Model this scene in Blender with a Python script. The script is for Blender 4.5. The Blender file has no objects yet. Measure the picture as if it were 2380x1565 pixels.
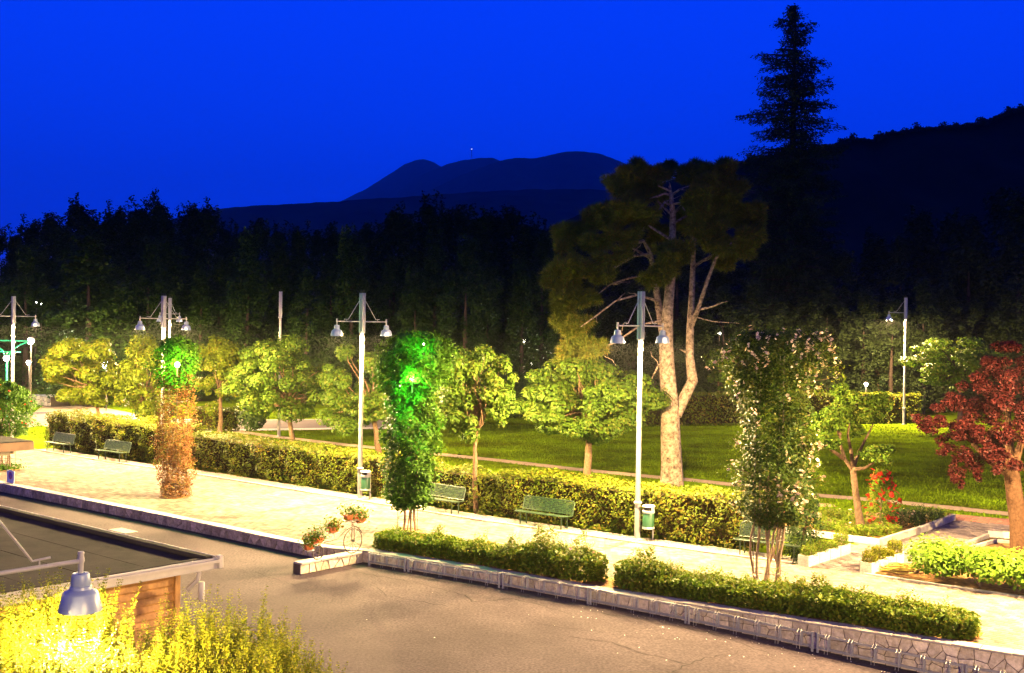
import bpy, math, random
import numpy as np
from mathutils import Vector, Matrix
R = math.radians
rng = np.random.default_rng(7)
random.seed(7)
scene = bpy.context.scene
col = scene.collection

# ------------------------------------------------------------------ camera, sky, exposure
CAM_H = 6.7; FP = 2710.0; WP = 2380.0; HP = 1565.0
PITCH = math.atan(28.5/FP); ROLL = R(0.9)
fwd = Vector((0, math.cos(PITCH), -math.sin(PITCH)))
up0 = Vector((0, math.sin(PITCH), math.cos(PITCH)))
rt0 = Vector((1, 0, 0))
rt = rt0*math.cos(ROLL) + up0*math.sin(ROLL)
up = up0*math.cos(ROLL) - rt0*math.sin(ROLL)
cam_d = bpy.data.cameras.new('camera')
cam_d.sensor_width = 36; cam_d.lens = 36*FP/WP
cam_d.clip_start = 0.1; cam_d.clip_end = 60000
cam = bpy.data.objects.new('camera', cam_d); col.objects.link(cam)
M = Matrix((rt, up, -fwd)).transposed().to_4x4(); M.translation = Vector((0, 0, CAM_H))
cam.matrix_world = M
scene.camera = cam

world = bpy.data.worlds.new('World'); scene.world = world; world.use_nodes = True
wn = world.node_tree; wn.nodes.clear()
wo = wn.nodes.new('ShaderNodeOutputWorld')
sky = wn.nodes.new('ShaderNodeTexSky'); sky.sky_type = 'NISHITA'; sky.sun_disc = False
sky.sun_elevation = R(-4); sky.sun_rotation = R(250)
b1 = wn.nodes.new('ShaderNodeBackground'); b1.inputs['Strength'].default_value = 0.05
wn.links.new(sky.outputs['Color'], b1.inputs['Color'])
tc = wn.nodes.new('ShaderNodeTexCoord'); sp = wn.nodes.new('ShaderNodeSeparateXYZ')
wn.links.new(tc.outputs['Generated'], sp.inputs['Vector'])
rp = wn.nodes.new('ShaderNodeValToRGB')
e = rp.color_ramp.elements
e[0].position = 0.0; e[0].color = (0.0, 0.045, 1.05, 1)
e[1].position = 1.0; e[1].color = (0.0, 0.012, 0.30, 1)
x = e.new(0.10); x.color = (0.0, 0.063, 1.28, 1)
x = e.new(0.28); x.color = (0.0, 0.062, 1.28, 1)
x = e.new(0.55); x.color = (0.0, 0.022, 0.50, 1)
wn.links.new(sp.outputs['Z'], rp.inputs['Fac'])
b2 = wn.nodes.new('ShaderNodeBackground'); b2.inputs['Strength'].default_value = 1.0
wn.links.new(rp.outputs['Color'], b2.inputs['Color'])
ad = wn.nodes.new('ShaderNodeAddShader')
wn.links.new(b1.outputs[0], ad.inputs[0]); wn.links.new(b2.outputs[0], ad.inputs[1])
wn.links.new(ad.outputs[0], wo.inputs['Surface'])

scene.render.engine = 'CYCLES'
scene.cycles.max_bounces = 6; scene.cycles.diffuse_bounces = 3; scene.cycles.glossy_bounces = 2
scene.cycles.transmission_bounces = 3; scene.cycles.volume_bounces = 0
scene.cycles.sample_clamp_indirect = 3.0
scene.view_settings.view_transform = 'Standard'; scene.view_settings.look = 'None'
scene.view_settings.exposure = 0.0; scene.view_settings.gamma = 1.0
scene.view_settings.use_curve_mapping = False
LAMP_W = 24000.0
LAMP_COL = (1.0, 0.67, 0.28)

# ------------------------------------------------------------------ pixel -> place helpers (photo grid 2380 x 1565)
def ray(px, py):
    return fwd + rt*((px-WP/2)/FP) + up*((HP/2-py)/FP)
def G(px, py, z=0.0):
    d = ray(px, py); t = (z-CAM_H)/d.z
    return Vector((d.x*t, d.y*t, z))
def D(px, py, y):
    d = ray(px, py); t = y/d.y
    return Vector((d.x*t, y, CAM_H+d.z*t))
E1 = Vector((-0.762, 0.648, 0)).normalized()      # along the promenade, away to the left
E2 = Vector((-0.648, -0.762, 0)).normalized()     # across it, towards the near left
def sstep(a, b, x):
    t = max(0.0, min(1.0, (x-a)/(b-a))); return t*t*(3-2*t)
def road_z(x, y=0):
    return -0.31 - 0.5*sstep(1.5, 12.5, x)

# ------------------------------------------------------------------ materials
def mat(name, c, rough=0.8, var=0.12, scale=6.0, bump=0.0, bscale=None, metal=0.0, c2=None, detail=6, island=0.0):
    m = bpy.data.materials.new(name); m.use_nodes = True
    nt = m.node_tree; b = nt.nodes['Principled BSDF']
    b.inputs['Roughness'].default_value = rough; b.inputs['Metallic'].default_value = metal
    if rough >= 0.8: b.inputs['Specular IOR Level'].default_value = 0.06
    tc = nt.nodes.new('ShaderNodeTexCoord')
    n = nt.nodes.new('ShaderNodeTexNoise'); n.inputs['Scale'].default_value = scale
    n.inputs['Detail'].default_value = detail; n.inputs['Roughness'].default_value = 0.65
    geo = nt.nodes.new('ShaderNodeNewGeometry')
    nt.links.new(geo.outputs['Position'], n.inputs['Vector'])
    r = nt.nodes.new('ShaderNodeValToRGB')
    ca = [max(0, v*(1-var)) for v in c]; cb = [v*(1+var) for v in (c2 or c)]
    r.color_ramp.elements[0].position = 0.32; r.color_ramp.elements[0].color = (*ca, 1)
    r.color_ramp.elements[1].position = 0.68; r.color_ramp.elements[1].color = (*cb, 1)
    nt.links.new(n.outputs['Fac'], r.inputs['Fac'])
    out = r.outputs['Color']
    if island > 0:
        hv = nt.nodes.new('ShaderNodeHueSaturation')
        oi = nt.nodes.new('ShaderNodeObjectInfo')
        am = nt.nodes.new('ShaderNodeMath'); am.operation = 'ADD'
        nt.links.new(geo.outputs['Random Per Island'], am.inputs[0]); nt.links.new(oi.outputs['Random'], am.inputs[1])
        fm = nt.nodes.new('ShaderNodeMath'); fm.operation = 'FRACT'; nt.links.new(am.outputs[0], fm.inputs[0])
        mr = nt.nodes.new('ShaderNodeMapRange')
        mr.inputs['To Min'].default_value = 1-island; mr.inputs['To Max'].default_value = 1+island
        nt.links.new(fm.outputs[0], mr.inputs['Value'])
        nt.links.new(mr.outputs['Result'], hv.inputs['Value']); nt.links.new(out, hv.inputs['Color'])
        out = hv.outputs['Color']
    nt.links.new(out, b.inputs['Base Color'])
    if bump > 0:
        n2 = nt.nodes.new('ShaderNodeTexNoise'); n2.inputs['Scale'].default_value = bscale or scale*4
        n2.inputs['Detail'].default_value = 5
        nt.links.new(geo.outputs['Position'], n2.inputs['Vector'])
        bp = nt.nodes.new('ShaderNodeBump'); bp.inputs['Strength'].default_value = bump
        bp.inputs['Distance'].default_value = 0.03
        nt.links.new(n2.outputs['Fac'], bp.inputs['Height']); nt.links.new(bp.outputs['Normal'], b.inputs['Normal'])
    return m
def leafmat(name, a, b, c=None, trans=0.3, rough=0.55, nscale=0.9, cpos=0.8):
    m = bpy.data.materials.new(name); m.use_nodes = True
    nt = m.node_tree; p = nt.nodes['Principled BSDF']; out = nt.nodes['Material Output']
    p.inputs['Roughness'].default_value = rough
    p.inputs['Specular IOR Level'].default_value = 0.10
    geo = nt.nodes.new('ShaderNodeNewGeometry')
    n = nt.nodes.new('ShaderNodeTexNoise'); n.inputs['Scale'].default_value = nscale; n.inputs['Detail'].default_value = 3
    nt.links.new(geo.outputs['Position'], n.inputs['Vector'])
    m1 = nt.nodes.new('ShaderNodeMath'); m1.operation = 'MULTIPLY_ADD'
    m1.inputs[1].default_value = 0.55
    nt.links.new(geo.outputs['Random Per Island'], m1.inputs[0])
    m2 = nt.nodes.new('ShaderNodeMath'); m2.operation = 'MULTIPLY'; m2.inputs[1].default_value = 0.5
    nt.links.new(n.outputs['Fac'], m2.inputs[0]); nt.links.new(m2.outputs[0], m1.inputs[2])
    r = nt.nodes.new('ShaderNodeValToRGB')
    r.color_ramp.elements[0].position = 0.2; r.color_ramp.elements[0].color = (*a, 1)
    r.color_ramp.elements[1].position = 0.62; r.color_ramp.elements[1].color = (*b, 1)
    if c:
        x = r.color_ramp.elements.new(cpos); x.color = (*c, 1)
    nt.links.new(m1.outputs[0], r.inputs['Fac'])
    nt.links.new(r.outputs['Color'], p.inputs['Base Color'])
    t = nt.nodes.new('ShaderNodeBsdfTranslucent'); nt.links.new(r.outputs['Color'], t.inputs['Color'])
    mx = nt.nodes.new('ShaderNodeMixShader'); mx.inputs[0].default_value = trans
    nt.links.new(p.outputs[0], mx.inputs[1]); nt.links.new(t.outputs[0], mx.inputs[2])
    nt.links.new(mx.outputs[0], out.inputs['Surface'])
    return m
def emit(name, c, s):
    m = bpy.data.materials.new(name); m.use_nodes = True; nt = m.node_tree
    p = nt.nodes['Principled BSDF']; p.inputs['Base Color'].default_value = (*c, 1)
    p.inputs['Emission Color'].default_value = (*c, 1); p.inputs['Emission Strength'].default_value = s
    return m
def asphalt_mat():
    m = mat('asphalt', (0.058, 0.044, 0.051), 0.9, 0.12, 0.45, 0.5, 60, c2=(0.072, 0.055, 0.062))
    nt = m.node_tree; b = nt.nodes['Principled BSDF']
    src = b.inputs['Base Color'].links[0].from_socket
    geo = nt.nodes.new('ShaderNodeNewGeometry')
    n = nt.nodes.new('ShaderNodeTexNoise'); n.inputs['Scale'].default_value = 16; n.inputs['Detail'].default_value = 6
    nt.links.new(geo.outputs['Position'], n.inputs['Vector'])
    r = nt.nodes.new('ShaderNodeMapRange'); r.inputs['From Min'].default_value = 0.3; r.inputs['From Max'].default_value = 0.7
    r.inputs['To Min'].default_value = 0.62; r.inputs['To Max'].default_value = 1.4
    nt.links.new(n.outputs['Fac'], r.inputs['Value'])
    mx = nt.nodes.new('ShaderNodeVectorMath'); mx.operation = 'SCALE'
    nt.links.new(src, mx.inputs[0]); nt.links.new(r.outputs['Result'], mx.inputs['Scale'])
    # worn patches and old repairs
    v = nt.nodes.new('ShaderNodeTexNoise'); v.inputs['Scale'].default_value = 0.16; v.inputs['Detail'].default_value = 8; v.inputs['Roughness'].default_value = .7
    nt.links.new(geo.outputs['Position'], v.inputs['Vector'])
    r2 = nt.nodes.new('ShaderNodeMapRange'); r2.inputs['From Min'].default_value = 0.35; r2.inputs['From Max'].default_value = 0.65
    r2.inputs['To Min'].default_value = 0.86; r2.inputs['To Max'].default_value = 1.08
    nt.links.new(v.outputs['Fac'], r2.inputs['Value'])
    mx2 = nt.nodes.new('ShaderNodeVectorMath'); mx2.operation = 'SCALE'
    nt.links.new(mx.outputs[0], mx2.inputs[0]); nt.links.new(r2.outputs['Result'], mx2.inputs['Scale'])
    nt.links.new(mx2.outputs[0], b.inputs['Base Color'])
    return m
MT = dict(
 asphalt=asphalt_mat(),
 crack=mat('crack_fill', (0.03, 0.026, 0.026), 0.95),
 paver=mat('paver', (0.125, 0.094, 0.078), 0.85, 0.16, 1.2, 0.25, 40, island=0.34, c2=(0.16, 0.127, 0.106)),
 paver_dark=mat('paver_grey', (0.16, 0.125, 0.12), 0.85, 0.2, 1.5, 0.3, 40, island=0.25),
 paver_red=mat('paver_red', (0.30, 0.13, 0.09), 0.85, 0.15, 2, 0.3, 40, island=0.2),
 bedding=mat('joint_sand', (0.085, 0.065, 0.05), 0.95),
 kerb=mat('kerb_stone', (0.30, 0.27, 0.24), 0.8, 0.2, 5, 0.3, 30, island=0.12),
 kerbpale=mat('pale_concrete', (0.40, 0.37, 0.33), 0.8, 0.15, 4, 0.25, 30),
 gravel=mat('pale_gravel', (0.26, 0.23, 0.19), 0.9, 0.35, 18, 0.8, 60),
 lawn=mat('lawn', (0.070, 0.088, 0.005), 0.9, 0.35, 0.30, 0.8, 30, c2=(0.085, 0.145, 0.004)),
 soil=mat('soil', (0.14, 0.075, 0.03), 0.95, 0.4, 6, 0.9, 25, c2=(0.24, 0.13, 0.05)),
 earth=mat('earth', (0.05, 0.06, 0.02), 0.95, 0.3, 0.05),
 farroad=mat('far_asphalt', (0.17, 0.145, 0.14), 0.9, 0.15, 0.8, 0.3, 40),
 dirt=mat('dirt_path', (0.34, 0.25, 0.16), 0.95, 0.2, 1.5, 0.5, 20),
 stone=mat('limestone', (0.52, 0.43, 0.30), 0.85, 0.25, 9, 0.8, 30, island=0.28, c2=(0.58, 0.50, 0.37)),
 stone_rough=mat('rough_stone', (0.34, 0.27, 0.19), 0.9, 0.3, 9, 0.9, 30, island=0.35, c2=(0.46, 0.37, 0.26)),
 mortar=mat('mortar', (0.09, 0.07, 0.052), 0.95, 0.2, 20, 0.6, 60),
 pole=mat('grey_pole_paint', (0.30, 0.28, 0.265), 0.45, 0.06, 8),
 sleeve=mat('zinc_sleeve', (0.33, 0.33, 0.34), 0.5, 0.25, 60, 0.3, 90, metal=0.3),
 shade=mat('lamp_shade_paint', (0.20, 0.25, 0.36), 0.35, 0.05, 20),
 bench=mat('bench_green', (0.014, 0.032, 0.014), 0.45, 0.25, 25, c2=(0.022, 0.045, 0.018)),
 bin=mat('bin_green', (0.028, 0.10, 0.045), 0.4, 0.1, 10),
 binpale=mat('bin_pale', (0.55, 0.53, 0.47), 0.5, 0.1, 10),
 black=mat('black', (0.01, 0.01, 0.01), 0.7),
 galv=mat('galvanised', (0.25, 0.25, 0.25), 0.5, 0.15, 20, metal=0.3),
 iron=mat('dark_iron', (0.06, 0.045, 0.035), 0.6, 0.3, 20),
 felt=mat('roof_felt', (0.020, 0.017, 0.016), 0.9, 0.25, 1.6, 0.5, 70, c2=(0.03, 0.024, 0.021)),
 feltstrip=mat('roof_felt_edge', (0.03, 0.026, 0.022), 0.9, 0.2, 3),
 fascia=mat('white_fascia', (0.32, 0.295, 0.28), 0.5, 0.12, 3),
 brownfascia=mat('brown_fascia', (0.22, 0.12, 0.06), 0.6, 0.1, 5),
 cream=mat('cream_panel', (0.55, 0.45, 0.28), 0.6, 0.08, 5),
 plank=mat('plank_wood', (0.26, 0.125, 0.035), 0.6, 0.3, 5, 0.25, 30, island=0.18, c2=(0.34, 0.17, 0.05)),
 white=mat('white_paint', (0.75, 0.74, 0.72), 0.4, 0.05, 5),
 signred=mat('sign_red', (0.55, 0.02, 0.02), 0.4, 0.02),
 signblue=mat('sign_blue', (0.03, 0.06, 0.45), 0.4, 0.02),
 terracotta=mat('terracotta', (0.45, 0.13, 0.05), 0.8, 0.15, 15),
 bark=mat('bark', (0.12, 0.075, 0.045), 0.9, 0.4, 14, 1.0, 25),
 bark_pine=mat('pine_bark', (0.12, 0.085, 0.06), 0.9, 0.55, 7, 1.0, 9, c2=(0.25, 0.19, 0.14)),
 bark_dark=mat('dark_bark', (0.05, 0.035, 0.03), 0.95, 0.3, 6),
 stem=mat('vine_stem', (0.17, 0.12, 0.08), 0.85, 0.35, 30, 0.5, 60),
 slat=mat('planter_slat', (0.50, 0.45, 0.38), 0.7, 0.2, 12, 0.3, 40, island=0.1),
 hose=mat('yellow_hose', (0.55, 0.42, 0.08), 0.45, 0.1),
 greenmetal=mat('green_metal', (0.01, 0.30, 0.16), 0.4, 0.05),
 nearhill=mat('near_wooded_hill', (0.008, 0.010, 0.005), 1.0, 0.5, 0.02, c2=(0.014, 0.017, 0.008)),
 opbark=mat('grey_bark', (0.085, 0.055, 0.035), 0.9, 0.4, 12, 0.9, 25),
 plumbark=mat('plum_bark', (0.06, 0.032, 0.018), 0.9, 0.4, 12, 0.9, 25),
 hill=mat('wooded_hill', (0.018, 0.022, 0.012), 1.0, 0.5, 0.012, c2=(0.03, 0.034, 0.02)),
 petal=mat('petal_white', (0.75, 0.70, 0.60), 0.6, 0.05),
 petal_peach=leafmat('petal_peach', (0.60, 0.30, 0.16), (0.72, 0.55, 0.38), (0.8, 0.74, 0.66), 0.25),
 petal_red=leafmat('petal_red', (0.28, 0.008, 0.01), (0.42, 0.02, 0.015), (0.45, 0.06, 0.01), 0.25),
 petal_pink=leafmat('petal_pink', (0.6, 0.1, 0.2), (0.7, 0.25, 0.3), None, 0.25),
 hedge=leafmat('hedge_leaf', (0.035, 0.055, 0.004), (0.095, 0.125, 0.006), (0.13, 0.085, 0.012), 0.25, cpos=0.82),
 hedgecore=mat('hedge_twigs', (0.030, 0.022, 0.008), 0.95, 0.3, 8),
 maple=leafmat('field_maple_leaf', (0.03, 0.065, 0.006), (0.075, 0.135, 0.012), (0.12, 0.13, 0.02), 0.3),
 golden=leafmat('golden_leaf', (0.05, 0.075, 0.005), (0.105, 0.145, 0.008), (0.14, 0.125, 0.012), 0.3),
 redleaf=leafmat('plum_leaf', (0.012, 0.002, 0.002), (0.034, 0.004, 0.005), (0.065, 0.014, 0.012), 0.25),
 rose=leafmat('rose_leaf', (0.045, 0.095, 0.006), (0.12, 0.175, 0.012), (0.18, 0.165, 0.02), 0.25),
 wisteria=leafmat('climber_leaf', (0.012, 0.045, 0.004), (0.050, 0.115, 0.008), None, 0.35),
 dryvine=leafmat('dry_climber_leaf', (0.09, 0.038, 0.014), (0.19, 0.085, 0.028), (0.14, 0.12, 0.02), 0.3),
 shrub=leafmat('privet_leaf', (0.06, 0.085, 0.005), (0.14, 0.155, 0.008), (0.18, 0.16, 0.012), 0.35),
 lime=leafmat('lime_leaf', (0.07, 0.14, 0.01), (0.12, 0.21, 0.015), None, 0.3),
 darkleaf=leafmat('dark_leaf', (0.012, 0.03, 0.006), (0.035, 0.06, 0.012), None, 0.15),
 needle=leafmat('pine_needle', (0.06, 0.09, 0.010), (0.13, 0.15, 0.018), (0.18, 0.12, 0.02), 0.15, nscale=0.6),
 rosecol=leafmat('climbing_rose_leaf', (0.012, 0.032, 0.004), (0.042, 0.075, 0.007), (0.09, 0.09, 0.012), 0.2),
 sequoia_and_shade=leafmat('redwood_needle_and_shade', (0.012, 0.022, 0.008), (0.03, 0.045, 0.015), None, 0.1),
 farleaf=leafmat('far_leaf', (0.010, 0.028, 0.005), (0.024, 0.050, 0.008), None, 0.15, nscale=0.2),
 glow=emit('lamp_glow', (1.0, 0.85, 0.55), 12.0),
 glowwhite=emit('white_glow', (1.0, 0.97, 0.85), 18.0),
 glowgreen=emit('green_glow', (0.75, 1.0, 0.55), 14.0),
 masthead=emit('mast_light', (1.0, 0.9, 0.8), 2.0),
)

MT['lawn'].node_tree.nodes['Principled BSDF'].inputs['Specular IOR Level'].default_value = 0.0
# ------------------------------------------------------------------ object helpers
def put(o, parent=None):
    col.objects.link(o)
    if parent is not None: o.parent = parent
    return o
def tag(o, label, cat, group=None, kind=None):
    o['label'] = label; o['category'] = cat
    if group: o['group'] = group
    if kind: o['kind'] = kind
    return o
def thing(name, label, cat, loc=(0, 0, 0), rz=0.0, group=None):
    o = bpy.data.objects.new(name, None); o.location = loc; o.rotation_euler = (0, 0, rz)
    o.empty_display_size = 0.2
    col.objects.link(o); return tag(o, label, cat, group)
KIDS = {}
def copy_tree(o, parent=None):
    c = o.copy(); col.objects.link(c)
    if parent is not None: c.parent = parent
    for k in [k for k in ALL if k.parent == o]: copy_tree2(k, c)
    return c
ALL = []
def copy_tree2(o, parent):
    c = o.copy(); col.objects.link(c); c.parent = parent
    for k in [k for k in ALL if k.parent == o]: copy_tree2(k, c)
def npmesh(name, V, F, mats, parent=None, origin=(0, 0, 0), smooth=False, mi=None):
    V = np.asarray(V, dtype=np.float32) - np.asarray(origin, dtype=np.float32)
    F = np.asarray(F, dtype=np.int32); n, k = F.shape
    me = bpy.data.meshes.new(name)
    me.vertices.add(len(V)); me.vertices.foreach_set('co', V.ravel())
    me.loops.add(n*k); me.loops.foreach_set('vertex_index', F.ravel())
    me.polygons.add(n); me.polygons.foreach_set('loop_start', np.arange(0, n*k, k, dtype=np.int32))
    if mi is not None: me.polygons.foreach_set('material_index', np.asarray(mi, dtype=np.int32))
    me.update(calc_edges=True)
    for m in (mats if isinstance(mats, (list, tuple)) else [mats]): me.materials.append(m)
    if smooth: me.shade_smooth()
    o = bpy.data.objects.new(name, me); put(o, parent); ALL.append(o); return o

class MB:
    def __init__(s): s.v = []; s.f = []
    def add(s, vs, fs):
        b = len(s.v); s.v += [tuple(v) for v in vs]; s.f += [tuple(b+i for i in f) for f in fs]; return s
    def box(s, c, sx, sy, sz, X=(1, 0, 0), Y=(0, 1, 0), Z=(0, 0, 1)):
        c = Vector(c); X = Vector(X)*sx/2; Y = Vector(Y)*sy/2; Z = Vector(Z)*sz/2
        vs = [c+a*X+b*Y+d*Z for d in (-1, 1) for b in (-1, 1) for a in (-1, 1)]
        return s.add(vs, [(0, 2, 3, 1), (4, 5, 7, 6), (0, 1, 5, 4), (2, 6, 7, 3), (0, 4, 6, 2), (1, 3, 7, 5)])
    def beam(s, a, b, w, h, upv=(0, 0, 1)):
        a = Vector(a); b = Vector(b); d = (b-a); L = d.length; d.normalize()
        upv = Vector(upv); sd = d.cross(upv)
        if sd.length < 1e-4: sd = d.cross(Vector((1, 0, 0)))
        sd.normalize(); u = sd.cross(d).normalized()
        return s.box((a+b)/2, L, w, h, d, sd, u)
    def tube(s, pts, rad, n=8, cap=True):
        pts = [Vector(p) for p in pts]
        if not isinstance(rad, (list, tuple)): rad = [rad]*len(pts)
        rings = []; ref = Vector((0.13, 0.21, 1)).normalized()
        t0 = (pts[1]-pts[0]).normalized()
        if abs(t0.dot(ref)) > 0.9: ref = Vector((1, 0.1, 0)).normalized()
        u = t0.cross(ref).normalized(); b0 = len(s.v)
        for i, p in enumerate(pts):
            t = (pts[min(i+1, len(pts)-1)]-pts[max(i-1, 0)]).normalized()
            u = (u - t*u.dot(t)).normalized(); w = t.cross(u)
            for k in range(n):
                a = 2*math.pi*k/n; s.v.append(tuple(p+(u*math.cos(a)+w*math.sin(a))*rad[i]))
        for i in range(len(pts)-1):
            for k in range(n):
                k2 = (k+1) % n
                s.f.append((b0+i*n+k, b0+i*n+k2, b0+(i+1)*n+k2, b0+(i+1)*n+k))
        if cap:
            s.f.append(tuple(b0+k for k in range(n))[::-1]); s.f.append(tuple(b0+(len(pts)-1)*n+k for k in range(n)))
        return s
    def lathe(s, prof, c=(0, 0, 0), n=20, cap=True):
        b0 = len(s.v); c = Vector(c)
        for r, z in prof:
            for k in range(n):
                a = 2*math.pi*k/n; s.v.append((c.x+r*math.cos(a), c.y+r*math.sin(a), c.z+z))
        for i in range(len(prof)-1):
            for k in range(n):
                k2 = (k+1) % n
                s.f.append((b0+i*n+k, b0+i*n+k2, b0+(i+1)*n+k2, b0+(i+1)*n+k))
        if cap:
            s.f.append(tuple(b0+k for k in range(n))[::-1]); s.f.append(tuple(b0+(len(prof)-1)*n+k for k in range(n)))
        return s
    def poly(s, pts): return s.add(pts, [tuple(range(len(pts)))])
    def prism(s, pts, z0, z1):
        n = len(pts)
        vs = [(p[0], p[1], z0) for p in pts]+[(p[0], p[1], z1) for p in pts]
        return s.add(vs, [tuple(range(n))[::-1], tuple(range(n, 2*n))]+[(i, (i+1) % n, n+(i+1) % n, n+i) for i in range(n)])
    def build(s, name, m, parent=None, origin=(0, 0, 0), smooth=False, bevel=0.0):
        me = bpy.data.meshes.new(name); ox, oy, oz = origin
        me.from_pydata([(a-ox, b-oy, c-oz) for a, b, c in s.v], [], s.f)
        me.materials.append(m); me.update()
        if smooth: me.shade_smooth()
        o = bpy.data.objects.new(name, me); put(o, parent); ALL.append(o)
        if smooth: 
            me.set_sharp_from_angle(angle=R(40))
        if bevel > 0:
            md = o.modifiers.new('bevel', 'BEVEL'); md.width = bevel; md.segments = 1; md.limit_method = 'ANGLE'
        return o
def structure(o, label=None):
    o['kind'] = 'structure'
    if label: o['label'] = label
    return o

# ------------------------------------------------------------------ foliage helpers
def unit(a): return a/np.maximum(np.linalg.norm(a, axis=1, keepdims=True), 1e-9)
def leaf_quads(P, size, upb=0.6, aspect=0.55, axis=None, jitter=0.35, N=None):
    n = len(P); P = np.asarray(P, float)
    nn = rng.normal(size=(n, 3)); nn[:, 2] = np.abs(nn[:, 2]) + upb*1.5
    if N is not None: nn = unit(nn)*0.7 + N*0.8
    nn = unit(nn)
    a = rng.normal(size=(n, 3)) if axis is None else axis + rng.normal(size=(n, 3))*0.35
    a = unit(a - nn*np.sum(a*nn, axis=1, keepdims=True))
    b = np.cross(nn, a)
    s = size*(1-jitter+2*jitter*rng.random((n, 1)))
    V = np.empty((n, 4, 3))
    V[:, 0] = P - a*s*0.5; V[:, 1] = P + b*s*0.5*aspect + a*s*0.05 + nn*s*0.08
    V[:, 2] = P + a*s*0.5; V[:, 3] = P - b*s*0.5*aspect + a*s*0.05 + nn*s*0.08
    F = np.arange(n*4).reshape(n, 4)
    return V.reshape(-1, 3), F
def merge(L):
    Vs, Fs, o = [], [], 0
    for V, F in L: Vs.append(V); Fs.append(F+o); o += len(V)
    return np.concatenate(Vs), np.concatenate(Fs)
def sph(n):
    return unit(rng.normal(size=(n, 3)))
def clump_pts(c, r, n, inner=0.45, lump=0.22):
    d = sph(n); k = rng.normal(size=(4, 3))*2.2; ph = rng.random(4)*6
    bump = 1 + lump*np.sum(np.sin(d@k.T+ph), axis=1)/2.2
    rr = (inner+(1-inner)*rng.random(n)**0.5)*bump
    P = np.asarray(c)+d*np.asarray(r)*rr[:, None]
    return P, d
def crown_pts(clumps, per):
    A = []; B = []
    for c, r in clumps:
        n = int(per*np.prod(r)**(2/3.0)); P, d = clump_pts(c, r, max(n, 20)); A.append(P); B.append(d)
    return np.concatenate(A), np.concatenate(B)
def needle_tufts(P, Dn, L, k=7, w=0.13):
    n = len(P)
    P = np.repeat(P, k, axis=0); dd = unit(np.repeat(Dn, k, axis=0)*0.9 + rng.normal(size=(n*k, 3))*0.75 + np.array([0, 0, .35]))
    s = L*(0.6+0.8*rng.random((n*k, 1)))
    side = unit(np.cross(dd, rng.normal(size=(n*k, 3))))*w*L*0.5
    V = np.empty((n*k, 3, 3)); V[:, 0] = P-side; V[:, 1] = P+side; V[:, 2] = P+dd*s
    return V.reshape(-1, 3), np.arange(n*k*3).reshape(-1, 3)
def wob(a, b, n=5, amp=0.1, sag=0.0):
    a = Vector(a); b = Vector(b); L = (b-a).length; out = []
    for i in range(n+1):
        t = i/n; p = a.lerp(b, t)
        if 0 < i < n: p += Vector([random.uniform(-1, 1) for _ in range(3)])*amp*L/n
        p.z += sag*L*math.sin(t*math.pi); out.append(p)
    return out
def tree(name, label, cat, base, crown_box, leaf, bark, leaf_size, nclump, per, trunk_r=0.1, fork=None, group=None,
         depth=None, clumps=None, spread=1.0, lean=0.0, name_crown='crown'):
    """crown_box = x half width, z0, z1 (metres), centre offset x"""
    base = Vector(base); hw, z0, z1, ox = crown_box
    t = thing(name, label, cat, base, group=group)
    cx = base.x+ox; cz = (z0+z1)/2; hz = (z1-z0)/2; dy = (depth or hw)
    cl = []
    for i in range(int(nclump*2.2)):
        d = sph(1)[0]; f = 0.45+0.47*random.random()
        c = (cx+d[0]*hw*f, base.y+d[1]*dy*f, cz+d[2]*hz*f)
        s = random.uniform(0.12, 0.25)
        cl.append((c, (hw*s*1.1, dy*s*1.1, hz*s*0.8)))
    per = per*1.5
    P, Dn = crown_pts(cl, per)
    V, F = leaf_quads(P, leaf_size, 0.5, 0.7, N=Dn)
    npmesh(name_crown, V, F, leaf, t, base)
    mb = MB(); fz = fork if fork else z0+0.25*(z1-z0)
    top = Vector((cx*0.4+base.x*0.6+lean, base.y, fz))
    tp = wob(base, top, 5, 0.12)
    mb.tube(tp, [trunk_r*(1.25-0.5*i/5) for i in range(6)], 10)
    for c, r in cl[:nclump]:
        pts = wob(top, c, 4, 0.35, 0.03); mb.tube(pts, [trunk_r*0.5, trunk_r*.38, trunk_r*.26, trunk_r*.17, trunk_r*.08], 5)
    mb.build('trunk', bark, t, base, smooth=True)
    return t
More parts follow.
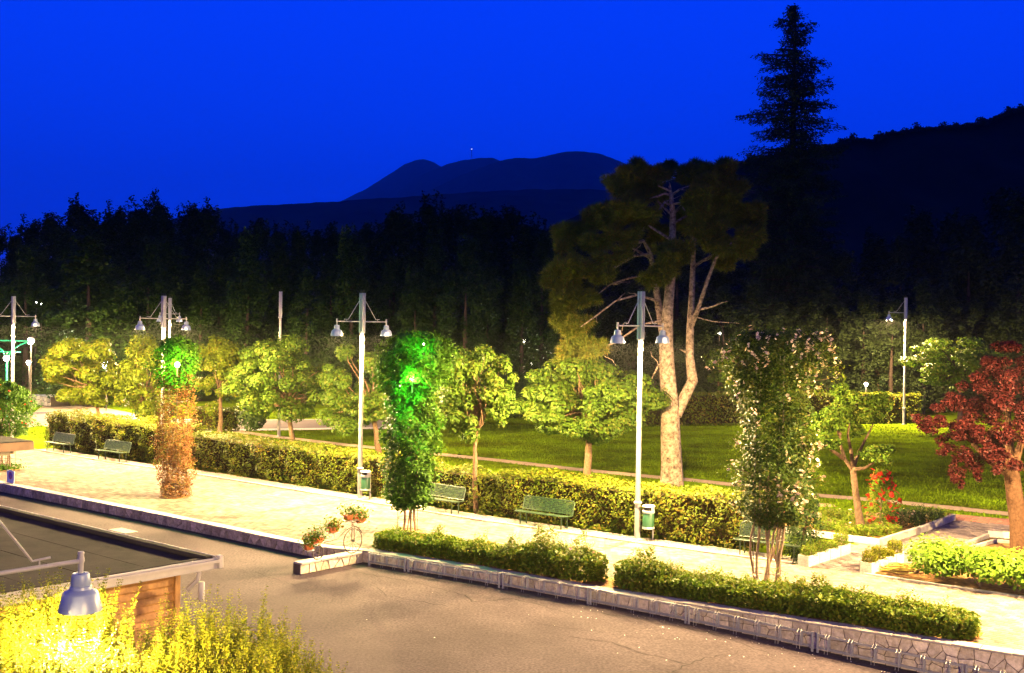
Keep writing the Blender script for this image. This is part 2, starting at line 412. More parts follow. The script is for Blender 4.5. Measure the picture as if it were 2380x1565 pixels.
def shoots(P, H, size, per, lean=0.25, upb=0.3, aspect=0.5, whorl=2, spacing=0.03, out=0.03):
    """upright leafy shoots: P bases (n,3), H lengths (n)"""
    n = len(P); dirs = unit(np.concatenate([rng.normal(size=(n, 2))*lean, np.ones((n, 1))], axis=1))
    Vs = []
    allP = []; allA = []
    for i in range(n):
        k = int(H[i]/spacing)
        t = (np.arange(k)+rng.random(k)*0.3)*spacing
        ctr = P[i]+dirs[i]*t[:, None]
        for w in range(whorl):
            ang = np.arange(k)*2.4+w*2*math.pi/whorl+rng.random(k)*0.6
            o = np.stack([np.cos(ang), np.sin(ang), np.full(k, 0.55)], axis=1)
            sc = (1-0.65*(t/H[i])**2)[:, None]
            allP.append(ctr+o*out*sc); allA.append(o*sc)
    Pp = np.concatenate(allP); A = np.concatenate(allA)
    sc = np.linalg.norm(A, axis=1, keepdims=True); a = unit(A)
    nn = unit(np.array([0, 0, 1.0])+rng.normal(size=a.shape)*0.35); nn = unit(nn-a*np.sum(a*nn, axis=1, keepdims=True))
    b = np.cross(nn, a); s = size*sc/1.14*(0.8+0.4*rng.random((len(a), 1)))
    V = np.empty((len(a), 4, 3)); V[:, 0] = Pp; V[:, 1] = Pp+a*s*.5+b*s*.5*aspect; V[:, 2] = Pp+a*s; V[:, 3] = Pp+a*s*.5-b*s*.5*aspect
    return V.reshape(-1, 3), np.arange(len(a)*4).reshape(-1, 4)

# ================================================================== LARGE STRUCTURE
def poly_extend(pts, back, fwdd):
    a = pts[0]+(pts[0]-pts[1]).normalized()*back; b = pts[-1]+(pts[-1]-pts[-2]).normalized()*fwdd
    return [a]+pts+[b]
WALL = poly_extend([G(0, 1125), G(370, 1198), G(740, 1274), G(845, 1283), G(1120, 1327), G(1393, 1375), G(1800, 1438), G(2376, 1527)], 45, 40)
CORNER = G(845, 1283)
KERB = poly_extend([G(76.7, 1046), G(230, 1071.8), G(450, 1103), G(815, 1161.6), G(1080, 1206), G(1284, 1235), G(1461, 1261), G(1654, 1287), G(1848, 1312)], 40, 0)[:-1]
KERB2 = poly_extend([G(2006, 1336), G(2376, 1391)], 0, 30)[1:]
def offset_line(pts, d):
    out = []
    for i, p in enumerate(pts):
        t = (pts[min(i+1, len(pts)-1)]-pts[max(i-1, 0)]).normalized()
        out.append(p+Vector((-t.y, t.x, 0))*d)     # to the left of travel = away from camera when travelling right
    return out
def arclen(pts):
    s = [0.0]
    for a, b in zip(pts, pts[1:]): s.append(s[-1]+(b-a).length)
    return s
def at_s(pts, s):
    L = arclen(pts); s = max(0, min(s, L[-1]-1e-6))
    for i in range(len(L)-1):
        if s <= L[i+1]:
            t = (s-L[i])/(L[i+1]-L[i]); d = (pts[i+1]-pts[i]).normalized()
            return pts[i].lerp(pts[i+1], t), d
def s_at_px(pts, px):
    best = None
    L = arclen(pts)
    for k in range(3000):
        s = L[-1]*k/2999; p, _ = at_s(pts, s)
        if p.y < 1: continue
        q = p-Vector((0, 0, CAM_H)); xx = WP/2+FP*q.dot(rt)/q.dot(fwd)
        if best is None or abs(xx-px) < best[0]: best = (abs(xx-px), s)
    return best[1]
# base earth, reaching the horizon
mb = MB(); mb.poly([(-12000, -500, -1.9), (12000, -500, -1.9), (12000, 13500, -1.9), (-12000, 13500, -1.9)])
structure(mb.build('ground', MT['earth']))
# park ground behind the wall line
mb = MB(); n = len(WALL)
far = [Vector((p.x*4.2, 210, 0)) for p in WALL]
wl = offset_line(WALL, 0.14)
vs = [(p.x, p.y, -0.03) for p in wl]+[(p.x*1.0+(p.x)*3.2, 230, -0.03) for p in wl]
fs = [(i, i+1, n+i+1, n+i) for i in range(n-1)]
mb.add(vs, fs)
structure(mb.build('lawn', MT['lawn']))
# asphalt forecourt
nx, ny = 60, 2
mb = MB(); V = []; F = []
Ls = arclen(WALL)
cols_ = []
k = 90
for i in range(k+1):
    p, d = at_s(WALL, Ls[-1]*i/k)
    tgt = Vector((p.x*0.9+4, -40, 0))
    cols_.append([p+Vector((0, 0.05, 0))+(tgt-p)*t for t in (0, .08, .2, .4, .7, 1)])
for c in cols_:
    for p in c: V.append((p.x, p.y, road_z(p.x)))
for i in range(k):
    for j in range(5): F.append((i*6+j, i*6+j+1, (i+1)*6+j+1, (i+1)*6+j))
road = structure(MB().add(V, F).build('asphalt_road', MT['asphalt'], smooth=True))

def ribbon(name, pts, w, z, m, parent=None, zf=None, sub=1):
    L = offset_line(pts, w/2); Rr = offset_line(pts, -w/2); mb = MB(); n = len(pts)
    zz = zf or (lambda p: z)
    mb.add([(p.x, p.y, zz(p)) for p in L]+[(p.x, p.y, zz(p)) for p in Rr], [(i+n, i+n+1, i+1, i) for i in range(n-1)])
    return mb.build(name, m, parent)
# cracks in the asphalt
def crack(ps, w=0.03):
    pts = [G(a, b, road_z(G(a, b, -0.4).x)) for a, b in ps]; out = []
    for a, b in zip(pts, pts[1:]):
        m_ = max(2, int((b-a).length/0.18))
        for i in range(m_):
            p = a.lerp(b, i/m_); out.append(p+Vector((random.uniform(-.05, .05), random.uniform(-.07, .07), 0)))
    out.append(pts[-1])
    n = len(out); mb = MB(); vs = []
    for i, p in enumerate(out):
        t = (out[min(i+1, n-1)]-out[max(i-1, 0)]).normalized(); nrm = Vector((-t.y, t.x, 0))*w*random.uniform(.12, .5)
        for q in (p+nrm, p-nrm): vs.append((q.x, q.y, road_z(q.x)+0.004))
    mb.add(vs, [(2*i+1, 2*i+3, 2*i+2, 2*i) for i in range(n-1)])
    o = mb.build('crack', MT['crack'], road)
crack([(800, 1322), (880, 1340), (960, 1352), (1010, 1365), (1080, 1385), (1100, 1400), (1180, 1392), (1250, 1405), (1330, 1428)], .05)
crack([(880, 1365), (900, 1385), (960, 1395), (1040, 1410)], .03)
crack([(1400, 1425), (1480, 1440), (1560, 1455), (1640, 1470), (1720, 1495), (1790, 1520)], .05)
crack([(1540, 1440), (1600, 1462), (1700, 1478)], .03)
crack([(1320, 1480), (1420, 1495), (1500, 1520), (1600, 1545)], .035)
crack([(1560, 1565), (1640, 1530), (1700, 1522), (1740, 1508)], .045)
crack([(1250, 1450), (1330, 1462), (1400, 1470)], .025)
crack([(590, 1330), (640, 1345), (700, 1365)], .025)

# manhole slab
mb = MB(); c = G(286, 1235, road_z(-10)); mb.box(c+Vector((0, 0, 0.01)), 1.0, 0.5, 0.03, E1, E2)
tag(mb.build('drain_cover', MT['kerb'], bevel=.01), 'pale rectangular drain cover set in the asphalt behind the kiosk roof', 'drain cover')

# ---- paving
def inside(poly, X, Y):
    r = np.zeros(len(X), bool); n = len(poly)
    for i in range(n):
        x1, y1 = poly[i][0], poly[i][1]; x2, y2 = poly[(i+1) % n][0], poly[(i+1) % n][1]
        c = ((y1 > Y) != (y2 > Y)) & (X < (x2-x1)*(Y-y1)/((y2-y1) if y2 != y1 else 1e-9)+x1); r ^= c
    return r
def pave(surface, poly, m, bed, L, W, ztop=0.0, ang=None, keep=300, seedoff=0):
    bedo = structure(MB().poly([(p[0], p[1], ztop-0.012) for p in poly]).build(surface, bed))
    u = Vector((math.cos(ang), math.sin(ang), 0)); v = Vector((-u.y, u.x, 0))
    A = np.array([[p[0], p[1]] for p in poly]); U = A@np.array([u.x, u.y]); Wv = A@np.array([v.x, v.y])
    rows = np.arange(math.floor(Wv.min()/W), math.ceil(Wv.max()/W)); cs = np.arange(math.floor(U.min()/L)-1, math.ceil(U.max()/L)+1)
    cc, rr = np.meshgrid(cs, rows); cc = cc.ravel(); rr = rr.ravel()
    uu = (cc+0.5*(rr % 2))*L+L/2; ww = rr*W+W/2
    X = uu*u.x+ww*v.x; Y = uu*u.y+ww*v.y
    ok = inside(poly, X, Y); X = X[ok]; Y = Y[ok]
    vis = (np.abs(X) < Y*0.50+1.5); X = X[vis]; Y = Y[vis]
    order = np.argsort(Y+np.where(np.abs(X) < Y*0.439, 0, 100)); X = X[order]; Y = Y[order]
    g = 0.008; hl, hw = L/2-g, W/2-g; bv = 0.008
    base = [(-hl, -hw, -.011), (hl, -hw, -.011), (hl, hw, -.011), (-hl, hw, -.011), (-hl+bv, -hw+bv, 0), (hl-bv, -hw+bv, 0), (hl-bv, hw-bv, 0), (-hl+bv, hw-bv, 0)]
    B = np.array([[a*u.x+b*v.x, a*u.y+b*v.y, c] for a, b, c in base])
    FF = np.array([(4, 5, 6, 7), (0, 1, 5, 4), (1, 2, 6, 5), (2, 3, 7, 6), (3, 0, 4, 7)])
    nk = min(keep, len(X))
    proto = None
    for i in range(nk):
        if proto is None: proto = npmesh('paver', B, FF, m, bedo); o = proto
        else: o = proto.copy(); put(o, bedo)
        o.location = (X[i], Y[i], ztop+random.uniform(0, .004)); o.rotation_euler = (random.uniform(-.012, .012), random.uniform(-.012, .012), random.uniform(-.01, .01))
    X = X[nk:]; Y = Y[nk:]; n = len(X)
    if n:
        tilt = rng.normal(size=(n, 2))*0.012
        V = B[None]+np.stack([X, Y, ztop+rng.random(n)*.004], axis=1)[:, None]
        V[:, :, 2] += B[None, :, 0]*tilt[:, :1]+B[None, :, 1]*tilt[:, 1:]
        F = FF[None]+(np.arange(n)*8)[:, None, None]
        o = npmesh('paver_field', V.reshape(-1, 3), F.reshape(-1, 4), m, bedo); o['kind'] = 'stuff'
    return bedo
front = offset_line(WALL, 0.32)
bedback = offset_line(WALL, 1.55)
sC = s_at_px(WALL, 872); sE = s_at_px(WALL, 2250)
def seg(pts, s0, s1, n):
    return [at_s(pts, s0+(s1-s0)*i/n)[0] for i in range(n+1)]
Lw = arclen(WALL)[-1]
# promenade outline: along the wall, round the planting bed, then back along the kerb
Lf = arclen(front)[-1]; Lb = arclen(bedback)[-1]
pf = seg(front, 0, sC*Lf/Lw, 12) + seg(bedback, (sC+.9)*Lb/Lw, (sE-.2)*Lb/Lw, 10) + seg(front, (sE+.2)*Lf/Lw, Lf, 6)
pk = list(reversed(KERB+[G(1860, 1313), G(2006, 1336)]+KERB2))
pathpoly = [(p.x, p.y) for p in pf+pk]
pave('promenade_paving', pathpoly, MT['paver'], MT['bedding'], 0.24, 0.16, 0.0, math.atan2(E1.y, E1.x))
# thin darker strips across the promenade
for a, b in (((20, 1131), (400, 1091)), ((630, 1235), (905, 1184)), ((1375, 1286), (1461, 1262))):
    structure(ribbon('cross_strip', [G(*a), G(*b)], 0.05, 0.007, MT['bedding']))
# planting bed soil behind the wall
bb = seg(front, sC*Lf/Lw, sE*Lf/Lw, 10)+list(reversed(seg(bedback, sC*Lb/Lw, sE*Lb/Lw, 10)))
structure(MB().poly([(p.x, p.y, 0.012) for p in bb]).build('planting_bed_soil', MT['soil']))
# side path
side = [G(1856, 1311), G(1940, 1278), G(2010, 1262), G(2050, 1266), G(2217, 1209), G(2500, 1236), G(2470, 1262), G(2296, 1250), G(2207, 1287), G(2130, 1306), G(2006, 1335)]
pave('side_path_paving', [(p.x, p.y) for p in side], MT['paver_dark'], MT['bedding'], 0.40, 0.2, 0.004, math.atan2(E1.y, E1.x), keep=300)
redp = [G(1700, 1187), G(1860, 1190), G(1990, 1198), G(2189, 1193), G(2400, 1211), G(2700, 1232), G(2700, 1262), G(2400, 1226), G(2217, 1208.5), G(2190, 1207), G(1900, 1205), G(1700, 1200)]
redp = [G(1700, 1180), G(1900, 1190), G(2190, 1194), G(2400, 1211), G(2700, 1236), G(2700, 1254), G(2400, 1226.5), G(2217, 1208), G(2160, 1210), G(1900, 1205), G(1700, 1192)]
pave('red_brick_path', [(p.x, p.y) for p in redp], MT['paver_red'], MT['bedding'], 0.42, 0.2, 0.002, math.atan2(E1.y, E1.x)+.2, keep=150)
# far paths and road
def flat(name, pts, z, m): return structure(MB().poly([(p.x, p.y, z) for p in [G(a, b) for a, b in pts]]).build(name, m))
lp = [(400, 985), (538, 1000.7), (637, 1014), (686, 1019.5), (769, 1029.5), (900, 1043), (1030, 1056), (1154, 1068.7), (1331, 1089), (1515, 1107), (1598, 1114), (1724, 1127.7), (1896, 1150), (1997, 1158), (2103, 1168), (2200, 1178), (2351, 1194), (2600, 1222)]
structure(ribbon('lawn_footpath', [G(a, b) for a, b in lp], 0.95, -0.022, MT['dirt']))
flat('far_road', [(300, 975), (600, 977), (960, 974), (960, 992), (600, 997), (300, 1000)], -0.018, MT['farroad'])
structure(ribbon('far_road_kerb', [G(300, 1001.5), G(600, 998.5), G(960, 993.5)], 1.2, -0.008, MT['kerbpale']))
structure(ribbon('far_road_kerb', [G(300, 974), G(600, 976), G(960, 973)], 0.7, -0.008, MT['kerb']))
flat('dirt_path', [(70, 965), (105, 938), (135, 928), (175, 922), (230, 945), (300, 958), (380, 972), (300, 978), (300, 1002), (200, 1000), (100, 990)], -0.024, MT['dirt'])
flat('side_road', [(-60, 985), (40, 960), (150, 955), (160, 972), (120, 985), (20, 1000)], -0.014, MT['farroad'])
flat('dirt_patch', [(1895, 1168), (1935, 1170), (1945, 1177), (1898, 1177)], -0.02, MT['dirt'])

# ---- verge strip and kerb stones
kb = KERB[1:]
strip = [(p.x, p.y) for p in offset_line(kb, .10)]+[(p.x, p.y) for p in reversed(offset_line(kb, 1.0))]
structure(MB().poly([(a, b, 0.012) for a, b in strip]).build('verge', MT['gravel']))
n = 16000; ii = rng.random(n); Lk = arclen(kb)[-1]
PP = []
for q in ii[:n]:
    p, d = at_s(kb, (3+q*(Lk-3))); o_ = 0.12+rng.random()*0.85
    PP.append((p.x-d.y*o_, p.y+d.x*o_, 0.016))
V, F = leaf_quads(np.array(PP), 0.035, 2, 0.9); o = npmesh('gravel', V, F, MT['gravel']); tag(o, 'pale gravel spread along the foot of the long hedge', 'gravel', kind='stuff')
def kerbline(pts, s0, s1, name, label, length=1.0, w=0.12, h=0.05, z=0.0, m='kerb'):
    root = structure(MB().build(name, MT[m]) if False else bpy.data.objects.new(name, None)); col.objects.link(root)
    s = s0; proto = None
    while s < s1:
        e_ = min(s+length, s1); a, _ = at_s(pts, s+.006); b, _ = at_s(pts, e_-.006)
        if (b-a).length > 0.1:
            mbb = MB(); mbb.beam(a+Vector((0, 0, z+h/2-.02)), b+Vector((0, 0, z+h/2-.02)), w, h+.04); mbb.build('kerb_stone', MT[m], root, bevel=.012)
        s = e_
    return root
Lk = arclen(KERB)[-1]
kerbline(offset_line(KERB, .06), 38, Lk+.5, 'kerb', '')
kerbline(offset_line(KERB2, .06), 0, 8, 'kerb', '')

# ---- stone wall with stones one by one
def clip(poly, a, b, c):
    out = []
    for i in range(len(poly)):
        p = poly[i]; q = poly[(i+1) % len(poly)]; dp = a*p[0]+b*p[1]-c; dq = a*q[0]+b*q[1]-c
        if dp <= 0: out.append(p)
        if (dp < 0 < dq) or (dq < 0 < dp):
            t = dp/(dp-dq); out.append((p[0]+t*(q[0]-p[0]), p[1]+t*(q[1]-p[1])))
    return out
def stone_face(parent, pts, s0, s1, zlo, zhi, size, m, depth, gap, rr=1.0, asp=1.2):
    """Voronoi stones on the camera side of the polyline; zlo(s), zhi functions"""
    seeds = []
    nx = int((s1-s0)/(size*asp))
    for i in range(nx):
        sm = s0+(i+.5)*(s1-s0)/nx; H = zhi(sm)-zlo(sm); nz = max(1, round(H/size)); off = 0.25*(i % 2)
        for j in range(nz):
            seeds.append((sm+random.uniform(-.38, .38)*size*asp*rr, zlo(sm)+(j+.5+(off if j % 2 else -off))*H/nz+random.uniform(-.3, .3)*H/nz*rr))
    for i, (a, b) in enumerate(seeds):
        lo, hi = zlo(a), zhi(a)
        P = [(max(s0, a-size*1.6), lo+.01), (min(s1, a+size*1.6), lo+.01), (min(s1, a+size*1.6), hi), (max(s0, a-size*1.6), hi)]
        for k, (c, d) in enumerate(seeds):
            if k == i or abs(c-a) > size*3.5: continue
            L = math.hypot(c-a, d-b)
            if L < 1e-6: continue
            ux, uy = (c-a)/L, (d-b)/L; P = clip(P, ux, uy, ux*(a+c)/2+uy*(b+d)/2-gap)
            if len(P) < 3: break
        if len(P) < 3: continue
        cx = sum(p[0] for p in P)/len(P); cy = sum(p[1] for p in P)/len(P)
        area = abs(sum(P[q][0]*P[(q+1) % len(P)][1]-P[(q+1) % len(P)][0]*P[q][1] for q in range(len(P))))/2
        if area < 0.0012: continue
        dd = depth*random.uniform(.75, 1.25); mbb = MB(); N = len(P); vs = []
        c0, _ = at_s(pts, cx)
        for lvl, (sh, out) in enumerate(((1.0, 0.0), (0.96, dd*.75), (0.80, dd))):
            for p in P:
                s_ = cx+(p[0]-cx)*sh; z_ = cy+(p[1]-cy)*sh
                q, d_ = at_s(pts, s_); nr = Vector((d_.y, -d_.x, 0)); q = q+nr*out
                vs.append((q.x, q.y, z_))
        fs = [tuple(range(2*N, 3*N))]
        for l in range(2): fs += [(l*N+k, l*N+(k+1) % N, (l+1)*N+(k+1) % N, (l+1)*N+k) for k in range(N)]
        mbb.add(vs, fs); mbb.build('stone', m, parent, parent.location)
def wall_body(parent, pts, s0, s1, zlo, ztop, w, capm, mm, caplen=.62):
    n = 40; mb = MB(); A = []; B = []
    for i in range(n+1):
        s = s0+(s1-s0)*i/n; p, d = at_s(pts, s); nr = Vector((-d.y, d.x, 0)); A.append(p); B.append(p+nr*w)
    vs = [(p.x, p.y, zlo(s0+(s1-s0)*i/n)-.25) for i, p in enumerate(A)]+[(p.x, p.y, ztop-.055) for p in A]+[(p.x, p.y, ztop-.055) for p in B]+[(p.x, p.y, -1.5) for p in B]
    m_ = n+1; fs = []
    for i in range(n):
        for l in range(3): fs.append((l*m_+i, l*m_+i+1, (l+1)*m_+i+1, (l+1)*m_+i))
    fs += [(0, m_, 2*m_, 3*m_), (n, m_+n, 2*m_+n, 3*m_+n)]
    mb.add(vs, fs).build('wall_core', mm, parent, parent.location)
    s = s0
    while s < s1-.05:
        e_ = min(s1, s+caplen*random.uniform(.8, 1.2)); a, d = at_s(pts, s+.006); b, _ = at_s(pts, e_-.006)
        nr = Vector((-d.y, d.x, 0)); off = nr*(w/2-.03+random.uniform(-.006, .006)); zz = Vector((0, 0, ztop-.027+random.uniform(-.004, .004)))
        MB().beam(a+off+zz, b+off+zz, w+.07, .052).build('cap_stone', capm, parent, parent.location, bevel=.008)
        s = e_
zr = lambda s: road_z(at_s(WALL, s)[0].x)
sL = s_at_px(WALL, 0)-3; sCn = s_at_px(WALL, 845)
wl_ = thing('stone_wall', 'low rough rubble wall with bright cap along the left half of the promenade', 'wall', (-12, 39, -.31))
wall_body(wl_, WALL, 5, sCn, zr, 0.05, .3, MT['kerbpale'], MT['mortar'])
stone_face(wl_, WALL, sL, sCn, zr, lambda s: -.012, .20, MT['stone_rough'], .035, .012, 1.0, 1.15)
wr_ = thing('stone_wall', 'pale crazy-paved stone wall below the rose bed at lower right', 'wall', (5, 29, -.4))
wall_body(wr_, WALL, sCn, Lw-10, zr, 0.06, .3, MT['kerb'], MT['mortar'])
stone_face(wr_, WALL, sCn, s_at_px(WALL, 2376)+1.5, zr, lambda s: -.002, .25, MT['stone'], .022, .006, .62, 1.2)
# short return wall carrying the bicycle
RET = [CORNER+E2*2.35, CORNER+E2*0.02]
wt_ = thing('stone_wall', 'short pale stone return wall under the flower bicycle', 'wall', CORNER+E2*1.1+Vector((0, 0, -.31)))
zl = lambda s: -.31
wall_body(wt_, RET, 0, 2.3, zl, 0.02, .3, MT['kerbpale'], MT['mortar'])
stone_face(wt_, RET, 0, 2.3, zl, lambda s: -.04, .2, MT['stone'], .03, .01)

# ---- terraces of kerbed rose bed
def kerb_path(pts, w, h, m, name='bed_kerb', z=0.0):
    root = bpy.data.objects.new(name, None); col.objects.link(root); root['kind'] = 'structure'
    for a, b in zip(pts, pts[1:]):
        L = (b-a).length; k = max(1, round(L/.8))
        for i in range(k):
            p = a.lerp(b, i/k); q = a.lerp(b, (i+1)/k); d = (q-p).normalized()*.006
            MB().beam(p+d+Vector((0, 0, z+h/2)), q-d+Vector((0, 0, z+h/2)), w, h).build('kerb_stone', m, root, bevel=.012)
    return root
bedA = [G(1700, 1204), G(1942, 1206), G(2186, 1203), G(2215, 1209), G(2044, 1268), G(1984, 1260), G(1887, 1247), G(1840, 1242)]
structure(MB().poly([(p.x, p.y, .03) for p in bedA]).build('rose_bed_soil', MT['soil']))
kerb_path([G(1815, 1236), G(1887, 1247), G(1984, 1260), G(2044, 1268)], .14, .2, MT['kerbpale'])
kerb_path([G(2048, 1268), G(2154, 1234), G(2217, 1209)], .14, .22, MT['kerb'])
kerb_path([G(1780, 1202), G(1942, 1206), G(1995, 1206)], .1, .16, MT['kerb'])
kerb_path([G(2209, 1286), G(2296, 1250)], .12, .14, MT['kerb'])
kerb_path([G(2296, 1248), G(2480, 1262)], .14, .2, MT['kerbpale'])
kerb_path([G(2240, 1283), G(2312, 1262), G(2480, 1274)], .1, .12, MT['kerb'])
soilB = [G(2215, 1288), G(2300, 1253), G(2600, 1280), G(2700, 1370), G(2376, 1386), G(2030, 1333), G(2120, 1312)]
structure(MB().poly([(p.x, p.y, .02) for p in soilB]).build('shrub_bed_soil', MT['soil']))
kerb_path([G(2300, 1297), G(2500, 1325)], .12, .12, MT['kerb'])

# ================================================================== KIOSK AND CANOPY
C0 = D(498, 1300, 20.9); KZ = C0.z
kc = Vector((C0.x, C0.y, 0)); gz = -.31
kiosk = thing('kiosk', 'wooden kiosk with flat felt roof and white metal edge at lower left', 'kiosk', kc+E1*4+E2*3+Vector((0, 0, gz)))
ko = kiosk.location
LX, LY = 11.0, 6.5
def K(a, b, z): return kc+E1*a+E2*b+Vector((0, 0, z))
mb = MB(); mb.box(K(LX/2, LY/2, KZ-.09), LX-.06, LY-.06, .14, E1, E2); mb.build('roof_deck', MT['felt'], kiosk, ko)
# felt sheets laid across, with lapped seams
nsh = 6
for i in range(nsh):
    w_ = (LY-.4)/nsh
    MB().box(K(LX/2, .2+(i+.5)*w_, KZ-.014+.003*(i % 2)), LX-.4, w_-.02, .01, E1, E2).build('felt_sheet', MT['felt'], kiosk, ko)
for a, b, c, d in (((0, .1), (LX, .1), .16, .09), ((.1, .2), (.1, LY), .14, .035)):
    MB().beam(K(a[0], a[1], KZ+.02), K(b[0], b[1], KZ+.02), c, d).build('roof_rim', MT['feltstrip'], kiosk, ko, bevel=.02)
MB().beam(K(-.03, .0, KZ+.0), K(LX, .0, KZ+.0), .022, .13).build('metal_edge', MT['fascia'], kiosk, ko)
# front fascia (faces right, towards the road) in two lengths
for a, b in ((-.05, 3.1), (3.11, LY)):
    MB().beam(K(-.03, a, KZ-.07), K(-.03, b, KZ-.07), .05, .2).build('fascia', MT['fascia'], kiosk, ko, bevel=.008)
MB().beam(K(-.09, -.06, KZ-.02), K(-.09, LY, KZ-.02), .07, .05).build('gutter', MT['fascia'], kiosk, ko)
MB().box(K(-.05, -.08, KZ-.05), .12, .1, .24, E1, E2).build('corner_cap', MT['fascia'], kiosk, ko, bevel=.02)
# plank wall under the fascia
wx = .45
zt = KZ-.18; ph = .135; nrow = int((zt-gz)/ph)
for i in range(nrow):
    z_ = zt-(i+.5)*ph
    MB().add([K(wx, .55, z_-ph/2+.004), K(wx, LY-.4, z_-ph/2+.004), K(wx-.018, LY-.4, z_-ph/2+.012), K(wx-.018, .55, z_-ph/2+.012),
              K(wx-.012, .55, z_+ph/2-.02), K(wx-.012, LY-.4, z_+ph/2-.02), K(wx+.01, .55, z_+ph/2-.002), K(wx+.01, LY-.4, z_+ph/2-.002)],
             [(0, 1, 2, 3), (3, 2, 5, 4), (4, 5, 7, 6)]).build('plank', MT['plank'], kiosk, ko)
MB().box(K(wx+1.5+.03, LY/2+.08, (zt+gz)/2), 3.0, LY-1.0, zt-gz, E1, E2).build('wall_core', MT['plank'], kiosk, ko)
for b in (.5, 3.2): MB().box(K(wx-.02, b, (zt+gz)/2), .12, .1, zt-gz, E1, E2).build('post', MT['plank'], kiosk, ko)
MB().box(K(wx+.02, LY/2, zt-.03), .14, LY-.9, .1, E1, E2).build('top_beam', MT['plank'], kiosk, ko)
for i in range(nrow):
    z_ = zt-(i+.5)*ph
    MB().add([K(.55, .46, z_-ph/2+.004), K(3.4, .46, z_-ph/2+.004), K(3.4, .44, z_+ph/2-.01), K(.55, .44, z_+ph/2-.01)], [(0, 1, 2, 3)]).build('plank', MT['plank'], kiosk, ko)
dp = MB(); dp.tube([K(-.05, .35, KZ-.17), K(-.04, .37, KZ-.3), K(.15, .45, KZ-.5)], .045, 10)
dp.lathe([(.055, -.25), (.06, -.2), (.06, .05), (.045, .08)], K(-.08, .32, KZ-.42), 14); dp.build('downspout', MT['fascia'], kiosk, ko, smooth=True)

cz = CAM_H-4.0; T0 = D(77.4, 1023.6, 37.6); tc0 = Vector((T0.x, T0.y, 0)); cz = T0.z
canopy = thing('canopy', 'small flat canopy roof with brown fascia cut off by the left edge', 'canopy', tc0+E1*2.5+E2*2.5+Vector((0, 0, gz)))
co = canopy.location
def Kc(a, b, z): return tc0+E1*a+E2*b+Vector((0, 0, z))
MB().box(Kc(2.6, 2.6, cz-.04), 5.2, 5.2, .06, E1, E2).build('roof_deck', MT['felt'], canopy, co)
for p, q in (((0, 0), (0, 5.2)), ((0, 0), (5.2, 0)), ((5.2, 0), (5.2, 5.2)), ((0, 5.2), (5.2, 5.2))):
    MB().beam(Kc(*p, cz-.17), Kc(*q, cz-.17), .05, .27).build('fascia', MT['brownfascia'], canopy, co)
for p, q in (((.35, .6), (.35, 4.8)), ((.6, .35), (4.8, .35))):
    MB().beam(Kc(*p, cz-.38), Kc(*q, cz-.38), .06, .18).build('cream_band', MT['cream'], canopy, co)
for p in ((1.4, 1.4), (4.6, 1.4), (1.4, 4.6), (4.6, 4.6)):
    MB().tube([Kc(*p, gz), Kc(*p, cz-.05)], .06, 10).build('post', MT['pole'], canopy, co)

# ================================================================== STREET LAMPS
def lamp_parts(t, H=7.86, arms=(-1, 1), lit=True, energy=LAMP_W):
    ts = H
    mb = MB(); mb.lathe([(.13, 0), (.13, .03), (.092, .05), (.092, 1.12), (.088, 1.15)], n=18); mb.build('base', MT['pole'], t, smooth=True)
    MB().lathe([(.088, 1.13), (.125, 1.15), (.125, 1.19), (.07, 1.23)], n=18).build('collar', MT['pole'], t, smooth=True)
    MB().lathe([(.082, 1.2), (.07, ts-1.62), (.07, ts-1.6)], n=16).build('shaft', MT['pole'], t, smooth=True)
    s = MB(); w = .075
    for a in range(4):
        an = math.pi/4+a*math.pi/2; s.box((w*math.cos(an)*1.1, w*math.sin(an)*1.1, ts-.82), .055, .055, 1.5)
    s.box((0, 0, ts-.82), .11, .11, 1.46)
    s.lathe([(.10, ts-1.6), (.12, ts-1.57), (.12, ts-1.54), (.09, ts-1.52)], n=12)
    sl = s.build('sleeve', MT['sleeve'], t)
    for a in (-1, 1):
        MB().lathe([(.0, .05), (.025, .035), (.03, .0), (.02, -.03)], (a*.06, 0, ts), 8).build('finial', MT['black'], sl)
    az = ts-1.15
    for sg in arms:
        am = MB(); am.tube([(sg*.06, 0, az), (sg*1.22, 0, az)], .024, 8); arm = am.build('arm', MT['pole'], t, smooth=True)
        MB().lathe([(.03, .10), (.036, .085), (.03, .06), (.036, .03), (.04, .0), (.03, -.03), (.027, -.14)], (sg*1.25, 0, az), 12).build('arm_joint', MT['pole'], arm, smooth=True)
        st = MB(); st.tube([(sg*.09, 0, ts-.28), (sg*.70, 0, az+.075), (sg*.90, 0, az+.085)], .014, 6); st.tube([(sg*.78, 0, az), (sg*.78, 0, az+.08)], .008, 5)
        st.build('strut', MT['pole'], t)
        hz = az-.13
        prof = [(.045, 0), (.085, -.005), (.092, -.02), (.105, -.105), (.10, -.115), (.10, -.14), (.112, -.145), (.118, -.175), (.175, -.205), (.188, -.225), (.228, -.40), (.228, -.41), (.218, -.405), (.18, -.235), (.10, -.2)]
        sh = MB().lathe(prof, (sg*1.25, 0, hz), 28, cap=False).build('lamp_shade', MT['shade'], t, smooth=True)
        MB().lathe([(.001, -.345), (.10, -.345), (.14, -.335), (.13, -.28), (.001, -.27)], (sg*1.25, 0, hz), 16).build('bulb', MT['glow'], sh, smooth=True)
        if lit:
            ld = bpy.data.lights.new('lamp_light', 'POINT'); ld.energy = energy; ld.color = LAMP_COL
            ld.shadow_soft_size = .04
            lo = bpy.data.objects.new('lamp_light', ld); lo.location = (sg*1.25, 0, hz-.403); put(lo, t)
LR = math.atan2(E2.y, E2.x)
GL = 'double lamp posts along the promenade'
base4 = G(1481, 1255); step = E1*13.5
b845 = G(836, 1161)
